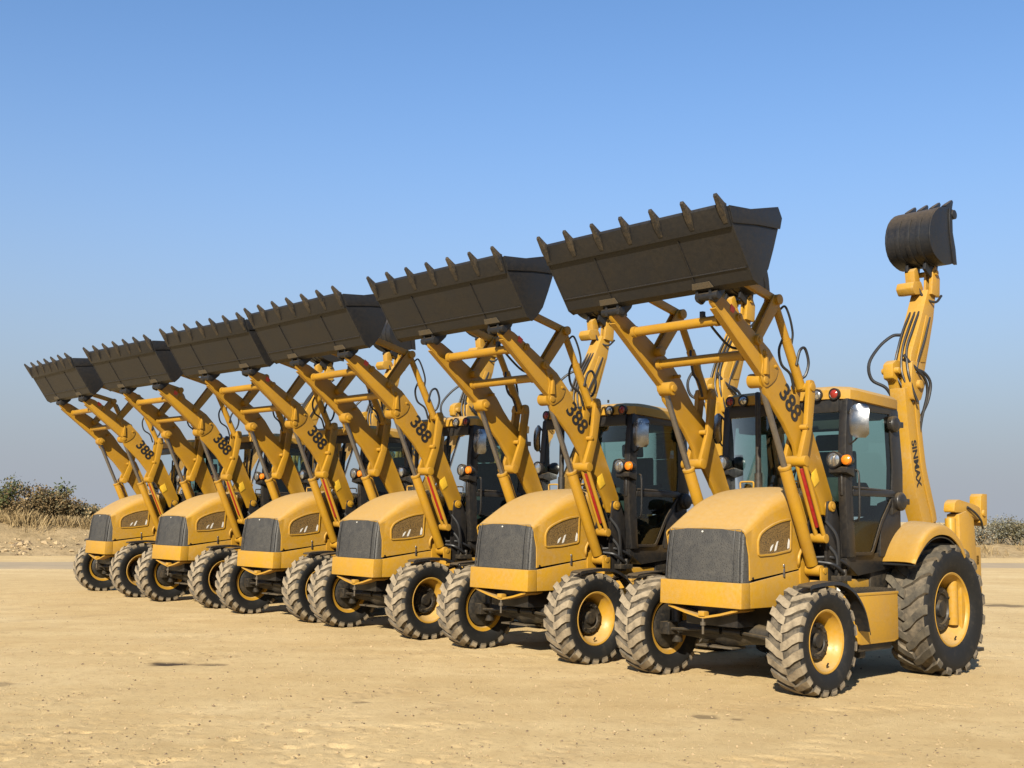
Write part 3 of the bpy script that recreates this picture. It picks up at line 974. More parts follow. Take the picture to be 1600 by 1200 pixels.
    prof = [(-1.415, 4.150), (-1.345, 4.005), (-1.05, 3.575), (-0.98, 3.545), (-0.92, 3.60), (-0.84, 3.70), (-0.76, 3.89), (-0.69, 4.08), (-0.662, 4.18), (-0.72, 4.265)]
    m = MB()
    m.sheet([[(x, y, z) for y, z in prof] for x in (-W, -0.36, 0.36, W)], -0.018)
    bucket = build('loader_bucket', m, C, root, angle=25)
    for s in (1, -1):
        m = MB()
        sp = [(-1.405, 4.145), (-1.10, 4.165), (-0.72, 4.262), (-0.655, 4.18), (-0.685, 4.08), (-0.755, 3.89), (-0.835, 3.70), (-0.915, 3.60), (-0.98, 3.54), (-1.05, 3.57), (-1.345, 4.0)]
        m.prism(sp, s * W, s * (W + 0.02))
        build('side_plate', m, C, bucket, 0.004)
        m = MB()
        m.prism([(-1.40, 4.15), (-1.10, 4.175), (-0.70, 4.272), (-0.642, 4.18), (-0.672, 4.078), (-1.0, 4.055), (-1.345, 4.01)], s * (W + 0.02), s * (W + 0.034))
        build('side_rim', m, C, bucket, 0.004)
        m = MB()
        x0 = s * 0.60
        bp_ = [(-1.055, 3.585), (-0.90, 3.62), (-0.82, 3.74), (-0.80, 3.90), (-0.86, 3.90), (-0.97, 3.60), (-0.99, 3.50), (-1.06, 3.50)]
        for dx in (-0.11, 0.035):
            m.prism([(-1.03, 3.60), (-0.93, 3.60), (-0.85, 3.70), (-0.80, 3.80), (-0.82, 3.90), (-0.74, 3.90), (-0.74, 3.74), (-0.84, 3.55), (-0.95, 3.45), (-1.02, 3.47)], s * (0.57 + dx), s * (0.57 + dx + 0.03))
        m.cyl((s * 0.45, -0.985, 3.51), (s * 0.69, -0.985, 3.51), 0.04)
        m.cyl((s * 0.45, -0.80, 3.83), (s * 0.69, -0.80, 3.83), 0.035)
        build('bucket_hinge', m, C, bucket, 0.004)
        m = MB()
        d = V(0, 0.295, -0.43).normalized(); nn = V(0, -0.43, -0.295).normalized()
        for (x, t0, t1, w0) in ((s * 0.50, 0.05, 0.515, 0.006),):
            p = V(0, -1.345, 4.005)
            a = p + d * t0 + nn * 0.002; b = p + d * t1 + nn * 0.002
            m.faces([(x - w0, *a.yz), (x + w0, *a.yz), (x + w0, *b.yz), (x - w0, *b.yz), (x - w0, *(a + nn * 0.006).yz), (x + w0, *(a + nn * 0.006).yz), (x + w0, *(b + nn * 0.006).yz), (x - w0, *(b + nn * 0.006).yz)],
                    [(4, 5, 6, 7), (0, 1, 5, 4), (2, 3, 7, 6), (1, 2, 6, 5), (3, 0, 4, 7)])
        build('bottom_seam', m, C, bucket)
        m = MB()                                           # worn patch over each hinge
        p = V(0, -1.345, 4.005)
        a = p + d * 0.468 + nn * 0.003; b = p + d * 0.525 + nn * 0.003
        xa = s * 0.56
        m.faces([(xa - 0.09, *a.yz), (xa + 0.10, *a.yz), (xa + 0.12, *b.yz), (xa - 0.11, *b.yz), (xa - 0.09, *(a + nn * 0.006).yz), (xa + 0.10, *(a + nn * 0.006).yz), (xa + 0.12, *(b + nn * 0.006).yz), (xa - 0.11, *(b + nn * 0.006).yz)],
                [(4, 5, 6, 7), (0, 1, 5, 4), (2, 3, 7, 6), (1, 2, 6, 5), (3, 0, 4, 7)])
        build('wear_pad', m, 'worn_steel', bucket)
    m = MB()                                               # weld bead along the heel
    d = V(0, 0.295, -0.43).normalized(); nn = V(0, -0.43, -0.295).normalized()
    p = V(0, -1.345, 4.005) + d * 0.40 + nn * 0.004
    m.cyl((-W, *p.yz), (W, *p.yz), 0.007, n=8)
    build('weld_bead', m, C, bucket)
    m = MB()                                               # cutting edge
    d1 = V(0, -0.07, 0.145).normalized(); n1 = V(0, -0.145, -0.07).normalized()
    q = V(0, -1.345, 4.005)
    e = [q - d1 * 0.02 + n1 * 0.001, q - d1 * 0.02 + n1 * 0.022, q + d1 * 0.165 + n1 * 0.022, q + d1 * 0.185 + n1 * 0.001]
    m.prism([(v.y, v.z) for v in e], -W - 0.01, W + 0.01)
    edge = build('cutting_edge', m, C, bucket, 0.003)
    for i in range(7):
        x = -1.06 + 2.12 * i / 6
        m = MB()
        lo = q + d1 * 0.015 + n1 * 0.021
        tp = [lo, lo + n1 * 0.008, q + d1 * 0.12 + n1 * 0.044, q + d1 * 0.265 + n1 * 0.072, q + d1 * 0.285 + n1 * 0.056, q + d1 * 0.19 + n1 * 0.004, q + d1 * 0.17 - n1 * 0.02, q + d1 * 0.10 + n1 * 0.023]
        poly = [(v.y, v.z) for v in tp]
        nP = len(poly)
        hwid = [0.022, 0.020, 0.030, 0.018, 0.018, 0.030, 0.030, 0.030]
        vv = [(x - h, *p_) for h, p_ in zip(hwid, poly)] + [(x + h, *p_) for h, p_ in zip(hwid, poly)]
        m.faces(vv, [tuple(range(nP)), tuple(range(nP, 2 * nP))] + [(i2, (i2 + 1) % nP, nP + (i2 + 1) % nP, nP + i2) for i2 in range(nP)])
        build('bucket_tooth', m, 'tooth_steel', bucket, 0.003)
    make_cab(root)
    make_hoe(root)
    return root

def make_cab(root):
    K = 'black_paint'
    # floor and lower body
    m = MB()
    m.prism([(1.0, 1.14), (1.0, 1.24), (2.02, 1.24), (2.02, 1.10), (1.2, 1.02)], -0.70, 0.70)
    m.box(-0.5, 0.5, 1.0, 2.1, 0.94, 1.14)
    m.prism([(1.60, 1.20), (1.62, 1.50), (1.75, 1.74), (2.02, 1.80), (2.02, 1.20)], 0.60, 0.715)
    m.prism([(1.60, 1.20), (1.62, 1.50), (1.75, 1.74), (2.02, 1.80), (2.02, 1.20)], -0.715, -0.60)
    m.box(-0.66, 0.66, 0.985, 1.03, 1.20, 1.46)
    cab = build('cab', m, K, root, 0.012)
    for s in (1, -1):
        m = MB()                                           # front pillar, slightly bowed
        pil = [(0.985, 1.20), (0.945, 1.55), (0.925, 1.90), (0.945, 2.35), (0.985, 2.74), (1.10, 2.74), (1.055, 2.35), (1.035, 1.90), (1.055, 1.55), (1.10, 1.20)]
        m.prism(pil, s * 0.655, s * 0.745)
        build('front_pillar', m, K, cab, 0.016)
        m = MB()
        rp = [(1.80, 1.62), (1.84, 2.1), (1.80, 2.70), (1.96, 2.70), (2.03, 2.1), (2.02, 1.70)]
        m.prism(rp, s * 0.66, s * 0.745)
        build('rear_pillar', m, K, cab, 0.016)
        m = MB()
        m.box(s * 0.66, s * 0.742, 1.0, 1.95, 2.66, 2.755)
        build('roof_rail', m, K, cab, 0.012)
        m = MB()
        dg = round_poly([(1.06, 2.68), (1.82, 2.68), (1.86, 2.1), (1.83, 1.78), (1.62, 1.55), (1.42, 1.22), (1.06, 1.22), (1.02, 1.9)], 0.05, 3)
        m.faces([(s * 0.728, y, z) for y, z in dg], [tuple(range(len(dg)))])
        door = build('door_glass', m, 'cab_glass', cab)
        m = MB()
        ring_prism(m, dg, inset(dg, 0.032), s * 0.716, s * 0.740)
        build('door_frame', m, K, door, 0.004)
        m = MB()
        m.cyl((s * 0.735, 1.08, 1.88), (s * 0.735, 1.82, 1.86), 0.014)
        m.box(s * 0.70, s * 0.75, 1.06, 1.85, 1.80, 1.86)
        build('door_rail', m, K, door, 0.006)
        m = MB()
        m.tube(smooth_path([(s * 0.745, 1.10, 2.05), (s * 0.79, 1.09, 2.0), (s * 0.79, 1.09, 1.62), (s * 0.745, 1.10, 1.55)], 4), 0.012, 8)
        build('grab_rail', m, K, cab)
        for (y, z, r) in ((1.84, 2.55, 0.085), (1.93, 1.76, 0.095)):
            m = MB()
            m.lathe([(0, 0.001), (0, r * 0.8), (s * 0.03, r), (s * 0.08, r), (s * 0.10, r * 0.75), (s * 0.105, 0.001)], 20, c=(s * 0.70, y, z))
            m.box(s * 0.70, s * 0.78, y - 0.03, y + 0.16, z - 0.03, z + 0.03)
            build('door_hinge', m, K, cab, 0.006)
        # curved rear quarter window
        m = MB()
        qg = [(1.98, 1.72), (2.0, 2.1), (1.94, 2.68)]
        m.sheet([[(s * 0.72, y, z) for y, z in qg], [(s * 0.64, y + 0.07, z) for y, z in qg]])
        build('quarter_glass', m, 'cab_glass', cab)
        # lamps on a bracket
        m = MB()
        m.prism([(0.86, 2.02), (0.86, 2.07), (1.0, 2.10), (1.0, 1.98)], s * 0.60, s * 0.80)
        m.cyl((s * 0.70, 0.93, 1.80), (s * 0.70, 0.93, 2.06), 0.018)
        lb = build('lamp_bracket', m, K, cab, 0.006)
        m = MB()
        m.lathe([(0.13, 0.001), (0.12, 0.04), (0.05, 0.075), (0.0, 0.082), (-0.012, 0.078), (-0.012, 0.066)], 24, axis='y', c=(s * 0.672, 0.84, 2.145))
        lh = build('headlamp', m, K, cab)
        m = MB()
        m.lathe([(-0.008, 0.067), (-0.020, 0.045), (-0.026, 0.02), (-0.027, 0.001)], 24, axis='y', c=(s * 0.672, 0.84, 2.145))
        build('lens', m, 'lamp_lens', lh)
        m = MB()
        m.lathe([(0.09, 0.001), (0.08, 0.035), (0.03, 0.054), (0.0, 0.055), (0.0, 0.05)], 20, axis='y', c=(s * 0.797, 0.87, 2.14))
        ih = build('indicator', m, K, cab)
        m = MB()
        m.lathe([(0.0, 0.052), (-0.03, 0.046), (-0.045, 0.025), (-0.048, 0.001)], 20, axis='y', c=(s * 0.797, 0.87, 2.14))
        build('lens', m, 'amber_lens', ih)
        # mirror
        m = MB()
        m.tube(smooth_path([(s * 0.74, 1.0, 2.60), (s * 0.80, 0.99, 2.66), (s * 0.86, 1.02, 2.62)], 4), 0.011, 8)
        mb_ = build('mirror_arm', m, K, cab)
        m = MB()
        m.tube(smooth_path([(s * 0.74, 1.02, 2.30), (s * 0.82, 1.02, 2.36), (s * 0.86, 1.04, 2.46)], 4), 0.009, 8)
        build('mirror_arm', m, K, cab)
        m = MB()
        g = []
        for i, zz in enumerate(np.linspace(-0.165, 0.165, 11)):
            hw_ = 0.086 * (1 - (abs(zz) / 0.1655) ** 5) ** 0.2
            row = []
            for xx in np.linspace(-1, 1, 7):
                row.append((s * 0.862 + xx * hw_, 1.0 + 0.012 * xx ** 2 + 0.022 * (zz / 0.155) ** 2 - 0.02 + s * 0.035 * xx + 0.03 * zz, 2.525 + zz))
            g.append(row)
        m.sheet(g, 0.02)
        build('mirror', m, 'chrome', mb_)
    m = MB()                                               # front sill, dash and centre trims
    for q in ((-0.66, 0.66, 0.955, 1.01, 2.62, 2.76), (-0.66, 0.66, 1.90, 1.99, 2.62, 2.76), (-0.64, 0.64, 1.96, 2.02, 1.60, 1.72)):
        m = MB()
        m.box(*q)
        build('cross_member', m, K, cab, 0.01)
    m = MB()
    m.sheet([[(x, 0.985 - 0.055 * (1 - (x / 0.66) ** 2) * f1 + 0.0, z) for x in np.linspace(-0.66, 0.66, 9)] for z, f1 in ((1.46, 0.9), (1.9, 1.0), (2.3, 0.9), (2.64, 0.5))])
    build('windscreen', m, 'cab_glass', cab)
    m = MB()
    m.sheet([[(x, 1.995 + 0.06 * (1 - (x / 0.64) ** 2), z) for x in np.linspace(-0.64, 0.64, 7)] for z in (1.70, 2.2, 2.64)])
    build('rear_window', m, 'cab_glass', cab)
    m = MB()
    m.tube(smooth_path([(0.05, 0.915, 1.50), (0.12, 0.905, 1.8), (0.24, 0.91, 2.2)], 4), 0.007, 6)
    m.box(0.215, 0.255, 0.898, 0.914, 1.85, 2.5)
    build('wiper', m, K, cab)
    # roof
    m = MB()
    rows = []
    plan = [(-0.62, 0.955), (-0.40, 0.93), (0.0, 0.92), (0.40, 0.93), (0.62, 0.955)]
    def ring(z, grow, yf=0.0):
        W = 0.765 + grow
        y0, y1 = 0.935 - grow + yf, 2.06 + grow
        c = 0.13
        pts = [(-W + c, y0 + 0.01), (-W * 0.4, y0 - 0.015), (W * 0.4, y0 - 0.015), (W - c, y0 + 0.01), (W - 0.02, y0 + c * 0.8), (W, y0 + c * 1.5), (W, y1 - c * 1.3), (W - c * 0.6, y1 - 0.02), (0.3, y1 + 0.02), (-0.3, y1 + 0.02), (-W + c * 0.6, y1 - 0.02), (-W, y1 - c * 1.3), (-W, y0 + c * 1.5), (-W + 0.02, y0 + c * 0.8)]
        return [(x, y, z - 0.045 * max(0, (y - 1.0)) ) for x, y in pts]
    levels = [ring(2.742, -0.03, 0.02), ring(2.752, 0.0), ring(2.842, 0.004), ring(2.876, -0.03, 0.02), ring(2.905, -0.13, 0.06), ring(2.915, -0.35, 0.1)]
    n = len(levels[0])
    vv = [p for l_ in levels for p in l_]
    ff = [(i * n + j, i * n + (j + 1) % n, (i + 1) * n + (j + 1) % n, (i + 1) * n + j) for i in range(len(levels) - 1) for j in range(n)]
    ff += [tuple(range(n))[::-1], tuple(range((len(levels) - 1) * n, len(levels) * n))]
    m.faces(vv, ff)
    roof = build('roof', m, 'yellow_paint', cab, angle=28)
    for s in (1, -1):
        for (x, r, mt, yy) in ((0.445, 0.048, 'lamp_lens', 0.925), (0.628, 0.046, 'red_lens', 0.945)):
            m = MB()
            m.lathe([(0.03, r + 0.012), (-0.006, r + 0.012), (-0.008, r), (-0.004, r - 0.005)], 22, axis='y', c=(s * x, yy - 0.012, 2.797))
            m.mi = 1
            m.lathe([(-0.004, r - 0.004), (-0.016, r * 0.6), (-0.02, 0.001)], 22, axis='y', c=(s * x, yy - 0.012, 2.797))
            build('roof_lamp', m, ['black_paint', mt], roof)
    m = MB()
    m.cyl((0.35, 1.0, 2.90), (0.35, 1.0, 2.935), 0.012)
    build('aerial_base', m, K, roof)
    # interior
    m = MB()
    m.prism(round_poly([(1.42, 1.62), (1.42, 1.76), (1.80, 1.74), (1.80, 1.62)], 0.04, 3), -0.29, 0.29)
    m.prism(round_poly([(1.74, 1.68), (1.70, 1.80), (1.80, 2.28), (1.90, 2.30), (1.90, 1.70)], 0.05, 3), -0.29, 0.29)
    m.prism(round_poly([(1.80, 2.30), (1.79, 2.46), (1.87, 2.48), (1.89, 2.30)], 0.03, 3), -0.14, 0.14)
    m.box(-0.2, 0.2, 1.46, 1.78, 1.22, 1.62)
    for s in (1, -1): m.prism(round_poly([(1.45, 1.80), (1.46, 1.90), (1.80, 1.96), (1.88, 1.86), (1.86, 1.66), (1.62, 1.60)], 0.04, 2), s * 0.34, s * 0.46)
    build('seat', m, 'seat_cloth', cab, 0.02)
    m = MB()
    m.prism([(1.03, 1.22), (1.03, 1.80), (1.10, 1.86), (1.22, 1.78), (1.16, 1.22)], -0.26, 0.26)
    m.cyl((0, 1.18, 1.74), (0, 1.27, 1.92), 0.025)
    m.prism([(1.05, 1.24), (1.05, 1.40), (1.5, 1.55), (1.9, 1.62), (1.9, 1.24)], 0.42, 0.60)
    m.box(-0.60, -0.40, 1.1, 1.9, 1.24, 1.58)
    build('dashboard', m, 'interior', cab, 0.012)
    m = MB()
    ring_ = [V(0.19 * math.cos(t), 1.28 + 0.08 * math.sin(t), 1.93 + 0.17 * math.sin(t)) for t in np.linspace(0, 2 * math.pi, 25)]
    m.tube(ring_, 0.014, 8)
    m.tube([(-0.18, 1.28, 1.93), (0.18, 1.28, 1.93)], 0.011, 6)
    m.tube([(0, 1.28, 1.93), (0, 1.20, 1.77)], 0.011, 6)
    build('steering_wheel', m, 'interior', cab)
    for x in (-0.12, 0.0, 0.12):
        m = MB()
        m.cyl((x, 1.96, 1.5), (x, 1.92, 1.95), 0.012)
        m.lathe([(-0.03, 0.001), (-0.02, 0.022), (0.02, 0.024), (0.035, 0.001)], 10, axis='z', c=(x, 1.92, 1.96))
        build('control_lever', m, 'interior', cab)
    m = MB()
    m.box(-0.60, 0.60, 1.05, 1.90, 2.60, 2.70)
    m.box(-0.62, 0.62, 1.06, 1.32, 2.46, 2.60)
    build('headliner', m, 'interior', cab, 0.02)
    # rear fenders
    inn = [(1.66, 1.155), (1.70, 1.22), (1.78, 1.32), (1.90, 1.43), (2.07, 1.525), (2.25, 1.565), (2.42, 1.55), (2.55, 1.48), (2.65, 1.37), (2.70, 1.25)]
    out = [(1.52, 1.155), (1.57, 1.235), (1.66, 1.345), (1.78, 1.44), (1.93, 1.505), (2.08, 1.528), (2.26, 1.510), (2.43, 1.435), (2.55, 1.33), (2.62, 1.22)]
    rim_ = [(1.535, 1.152), (1.60, 1.215), (1.70, 1.295), (1.80, 1.360), (1.93, 1.412), (2.08, 1.432), (2.25, 1.415), (2.39, 1.355), (2.50, 1.265), (2.56, 1.19)]
    sm = lambda q: [(p.y, p.z) for p in smooth_path([(0, y, z) for y, z in q], 3)]
    inn, out, rim_ = sm(inn), sm(out), sm(rim_)
    for s in (1, -1):
        m = MB()
        rows = []
        for x, f, g_ in ((0.70, 0.0, 0), (0.85, 0.38, 0.012), (1.0, 0.75, 0.014), (1.07, 0.93, 0.008), (1.10, 1.0, -0.006), (1.115, 1.0, -0.022), (1.12, 1.0, -0.04)):
            row = []
            for a_, b_, r_ in zip(inn, out, rim_):
                y = a_[0] + (b_[0] - a_[0]) * f; z = a_[1] + (b_[1] - a_[1]) * f
                d_ = (V(0, *r_) - V(0, y, z))
                if g_ < 0 and d_.length > 1e-4:
                    q_ = V(0, y, z) + d_.normalized() * min(-g_, d_.length)
                    y, z = q_.y, q_.z
                else: z += g_ * 0.6
                row.append((s * x, y, z))
            rows.append(row)
        rows.append([(s * 1.12, *r_) for r_ in rim_])
        m.sheet(rows, 0.014)
        fd = build('rear_fender', m, 'yellow_paint', root, angle=40)
        m = MB()
        li = [(y, z - 0.03) for y, z in inn]; lo = [(y, z - 0.022) for y, z in rim_]
        m.sheet([[(s * 0.70, *p_) for p_ in li], [(s * 1.105, *p_) for p_ in lo]], 0.012)
        build('fender_lining', m, 'hose_rubber', fd)

def make_hoe(root):
    A, K = 'yellow_paint', 'black_paint'
    HX = -0.25
    m = MB()                                               # rear frame and sliding carriage
    m.box(-1.02, 1.02, 2.98, 3.10, 0.72, 0.86)
    m.box(-1.02, 1.02, 2.98, 3.10, 1.10, 1.22)
    for s in (-1, 1): m.box(s * 0.93, s * 1.02, 2.86, 3.14, 0.55, 1.30)
    m.box(-0.35, 0.35, 2.75, 2.98, 0.6, 1.25)
    build('rear_frame', m, A, root, 0.012)
    m = MB()
    m.box(HX - 0.28, HX + 0.28, 3.10, 3.24, 0.66, 1.30)
    m.prism([(3.24, 0.72), (3.24, 0.86), (4.05, 0.92), (4.25, 0.86), (4.25, 0.76), (4.05, 0.70)], HX - 0.16, HX + 0.16)
    m.prism([(3.24, 1.10), (3.24, 1.26), (4.10, 1.34), (4.40, 1.42), (4.46, 1.30), (4.2, 1.16)], HX - 0.14, HX + 0.14)
    m.cyl((HX, 3.75, 0.62), (HX, 3.75, 1.42), 0.10)
    build('kingpost', m, A, root, 0.012)
    for s in (1, -1):                                      # stabilisers
        m = MB()
        m.prism([(2.63, 0.30), (2.63, 1.64), (2.80, 1.68), (2.96, 1.60), (3.0, 1.2), (2.98, 0.30)], s * 0.90, s * 1.04)
        st = build('stabiliser', m, A, root, 0.010)
        m = MB()
        m.cyl((s * 0.97, 2.57, 0.5), (s * 0.97, 2.57, 1.60), 0.055)
        build('stabiliser_cylinder', m, A, st, 0.01)
        m = MB()
        m.prism(round_poly([(2.54, 1.66), (2.56, 1.76), (2.64, 1.80), (2.98, 1.755), (3.14, 1.72), (3.14, 1.58), (2.98, 1.62), (2.70, 1.66)], 0.03, 2), s * 0.91, s * 1.03)
        build('stabiliser_arm', m, A, st, 0.008)
        m = MB()
        m.prism([(3.13, 1.56), (3.16, 1.84), (3.20, 1.87), (3.31, 1.87), (3.29, 1.54), (3.2, 1.52)], s * 0.90, s * 1.03)
        m.cyl((s * 0.88, 3.20, 1.66), (s * 1.05, 3.20, 1.66), 0.035)
        build('stabiliser_knuckle', m, A, st, 0.01)
        hose(st, [(s * 1.05, 2.80, 1.72), (s * 1.06, 2.95, 1.66), (s * 1.06, 3.08, 1.58), (s * 1.02, 3.2, 1.5)], 0.012)
        m = MB()
        m.box(s * 0.84, s * 1.10, 2.62, 2.98, 0.22, 0.26)
        build('foot_pad', m, 'dark_axle', st, 0.008)
    # boom
    cl = [(3.90, 3.18), (3.945, 2.85), (4.0, 2.5), (4.05, 2.2), (4.14, 1.92), (4.27, 1.62), (4.36, 1.36)]
    wd = [0.15, 0.15, 0.15, 0.16, 0.17, 0.16, 0.12]
    path = smooth_path([(0, y, z) for y, z in cl], 3)
    F, Bk = [], []
    for i, p in enumerate(path):
        d = (path[min(i + 1, len(path) - 1)] - path[max(i - 1, 0)]).normalized()
        nrm = V(0, -d.z, d.y)
        if nrm.y > 0: nrm = -nrm
        w = float(np.interp(i / (len(path) - 1), np.linspace(0, 1, len(wd)), wd))
        F.append((p + nrm * w)); Bk.append((p - nrm * w))
    m = MB()
    m.prism([(v.y, v.z) for v in F] + [(v.y, v.z) for v in Bk[::-1]], HX - 0.10, HX + 0.10)
    boom = build('boom', m, A, root, 0.010)
    for s in (1, -1):
        m = MB()
        strip = [(v * 0.35 + u * 0.65) for u, v in zip(Bk, F)]
        m.prism([(v.y, v.z) for v in strip[1:-2]] + [(v.y, v.z) for v in Bk[1:-2][::-1]], HX + s * 0.10, HX + s * 0.114)
        build('boom_flange', m, A, boom, 0.004)
        text_part('maker_name', 'SINMAX', 0.155, (HX + s * 0.1025, 3.985, 2.26), (0, 0.20, -0.98) if s > 0 else (0, -0.20, 0.98), (s, 0, 0), 'decal_black', boom, 0.004, 0.004)
    m = MB()
    m.cyl((HX, 4.30, 1.85), (HX, 4.17, 2.75), 0.06)
    m.cyl((HX, 4.17, 2.75), (HX, 4.14, 3.05), 0.032)
    m.cyl((HX - 0.1, 4.30, 1.85), (HX + 0.1, 4.30, 1.85), 0.05)
    build('dipper_cylinder', m, A, boom)
    # knee
    m = MB()
    m.prism(round_poly([(3.70, 3.28), (3.70, 3.46), (3.80, 3.52), (3.98, 3.50), (4.05, 3.3), (4.02, 3.12), (3.85, 3.10), (3.80, 3.26)], 0.03, 2), HX - 0.15, HX - 0.02)
    m.prism(round_poly([(3.82, 3.22), (3.86, 3.5), (4.10, 3.5), (4.18, 3.25), (4.05, 3.02), (3.86, 3.02)], 0.04, 2), HX + 0.02, HX + 0.15)
    m.cyl((HX - 0.19, 4.0, 3.22), (HX + 0.19, 4.0, 3.22), 0.055)
    m.cyl((HX - 0.19, 3.76, 3.38), (HX + 0.04, 3.76, 3.38), 0.04)
    knee = build('boom_knee', m, A, root, 0.01)
    # dipper
    m = MB()
    m.prism([(3.86, 3.30), (3.92, 3.60), (4.20, 4.10), (4.38, 4.46), (4.58, 4.44), (4.50, 4.10), (4.34, 3.66), (4.20, 3.30), (4.05, 3.20)], HX - 0.11, HX + 0.11)
    dip = build('dipper', m, A, root, 0.012)
    for s in (1, -1):
        m = MB()
        m.prism([(4.02, 3.50), (4.30, 4.12), (4.44, 4.10), (4.24, 3.52)], HX + s * 0.11, HX + s * 0.122)
        build('dipper_plate', m, A, dip, 0.004)
    m = MB()
    m.prism(round_poly([(4.20, 4.38), (4.14, 4.46), (4.18, 4.54), (4.36, 4.57), (4.42, 4.48), (4.34, 4.40)], 0.02, 2), HX - 0.20, HX + 0.03)
    m.prism([(4.30, 4.54), (4.28, 4.70), (4.36, 4.76), (4.44, 4.58)], HX - 0.15, HX - 0.02)
    m.prism([(4.40, 4.40), (4.44, 4.72), (4.52, 4.78), (4.62, 4.62), (4.60, 4.38)], HX + 0.03, HX + 0.06)
    m.prism([(4.40, 4.40), (4.44, 4.72), (4.52, 4.78), (4.62, 4.62), (4.60, 4.38)], HX + 0.10, HX + 0.15)
    m.cyl((HX - 0.18, 4.50, 4.68), (HX + 0.18, 4.50, 4.68), 0.035)
    build('bucket_linkage', m, A, dip, 0.008)
    for i, dx in enumerate((-0.06, 0.0, 0.055)):
        hose(dip, [(HX + dx, 4.26 - 0.02, 4.16), (HX + dx * 1.1, 4.12 - 0.06, 3.92), (HX + dx, 3.96 - 0.05, 3.66), (HX + dx * 1.5 + 0.03, 3.82, 3.38), (HX + dx + 0.09, 3.86, 3.16), (HX + dx + 0.12, 3.92, 3.0)], 0.016)
    hose(dip, [(HX + 0.12, 4.38, 4.10), (HX + 0.14, 4.2, 3.8), (HX + 0.145, 4.02, 3.52), (HX + 0.15, 3.95, 3.36)], 0.014)
    hose(dip, [(HX + 0.0, 4.30, 4.52), (HX + 0.06, 4.36, 4.36), (HX + 0.16, 4.46, 4.30), (HX + 0.17, 4.60, 4.40)], 0.016)
    hose(knee, [(HX - 0.09, 4.04, 3.86), (HX - 0.16, 3.95, 3.84), (HX - 0.25, 3.80, 3.70), (HX - 0.30, 3.64, 3.48), (HX - 0.28, 3.66, 3.28), (HX - 0.16, 3.78, 3.18), (HX - 0.1, 3.86, 3.02)], 0.020)
    hose(knee, [(HX + 0.05, 3.84, 3.58), (HX + 0.14, 3.92, 3.42), (HX + 0.19, 4.08, 3.36), (HX + 0.22, 4.16, 3.24), (HX + 0.19, 4.15, 3.04), (HX + 0.13, 4.12, 2.88), (HX + 0.09, 4.08, 2.74)], 0.020)
    hose(knee, [(HX + 0.1, 3.86, 3.50), (HX + 0.19, 3.97, 3.36), (HX + 0.20, 4.09, 3.26), (HX + 0.19, 4.13, 3.1), (HX + 0.13, 4.10, 2.82), (HX + 0.09, 4.1, 2.6)], 0.018)
    # digging bucket, opening towards the rear
    C = 'charcoal_steel'
    pr = smooth_path([(0, y, z) for y, z in [(4.70, 5.50), (4.52, 5.515), (4.33, 5.46), (4.17, 5.33), (4.09, 5.15), (4.10, 4.98), (4.19, 4.85), (4.36, 4.78), (4.52, 4.765), (4.68, 4.81)]], 2)
    m = MB()
    m.sheet([[(x, p.y, p.z) for p in pr] for x in np.linspace(HX - 0.28, HX + 0.28, 5)], 0.018)
    hb = build('digging_bucket', m, C, root, angle=30)
    side = [(p.y, p.z) for p in pr] + [(4.74, 4.80), (4.72, 5.0), (4.66, 5.2), (4.66, 5.36), (4.72, 5.46)]
    for s in (1, -1):
        m = MB()
        m.prism(side, HX + s * 0.28, HX + s * 0.302)
        build('bucket_side', m, C, hb, 0.004)
        m = MB()
        m.prism([(4.60, 5.51), (4.72, 5.50), (4.66, 5.36), (4.66, 5.2), (4.72, 5.0), (4.745, 4.80), (4.66, 4.80), (4.62, 5.0), (4.585, 5.2), (4.58, 5.4)], HX + s * 0.302, HX + s * 0.318)
        build('side_strip', m, C, hb, 0.004)
        m = MB()
        m.cyl((HX + s * 0.29, 4.69, 5.44), (HX + s * 0.335, 4.69, 5.44), 0.06)
        build('side_cutter', m, C, hb, 0.004)
        m = MB()
        m.prism([(4.30, 4.82), (4.26, 4.70), (4.40, 4.62), (4.56, 4.63), (4.60, 4.80)], HX + s * 0.10, HX + s * 0.14)
        build('hinge_ear', m, C, hb, 0.006)
    for i in range(4):
        x = HX - 0.25 + 0.5 * i / 3
        m = MB()
        poly = [(4.56, 5.545), (4.62, 5.49), (4.72, 5.50), (4.80, 5.64), (4.77, 5.66), (4.66, 5.60)]
        hwid = [0.03, 0.03, 0.032, 0.014, 0.014, 0.03]
        nP = 6
        vv = [(x - h, *p_) for h, p_ in zip(hwid, poly)] + [(x + h, *p_) for h, p_ in zip(hwid, poly)]
        m.faces(vv, [tuple(range(nP)), tuple(range(nP, 2 * nP))] + [(i2, (i2 + 1) % nP, nP + (i2 + 1) % nP, nP + i2) for i2 in range(nP)])
        build('bucket_tooth', m, C, hb, 0.003)
    for x in (HX - 0.14, HX + 0.0, HX + 0.14):
        m = MB()
        lo = [(p.y, p.z) for p in pr[6:16]]
        cc = V(0, 4.45, 5.14)
        outp = []
        for (y, z) in lo:
            dd = (V(0, y, z) - cc).normalized()
            outp.append((y + dd.y * 0.010, z + dd.z * 0.010))
        m.prism(outp + lo[::-1], x - 0.03, x + 0.03)
        build('wear_strip', m, C, hb, 0.003)

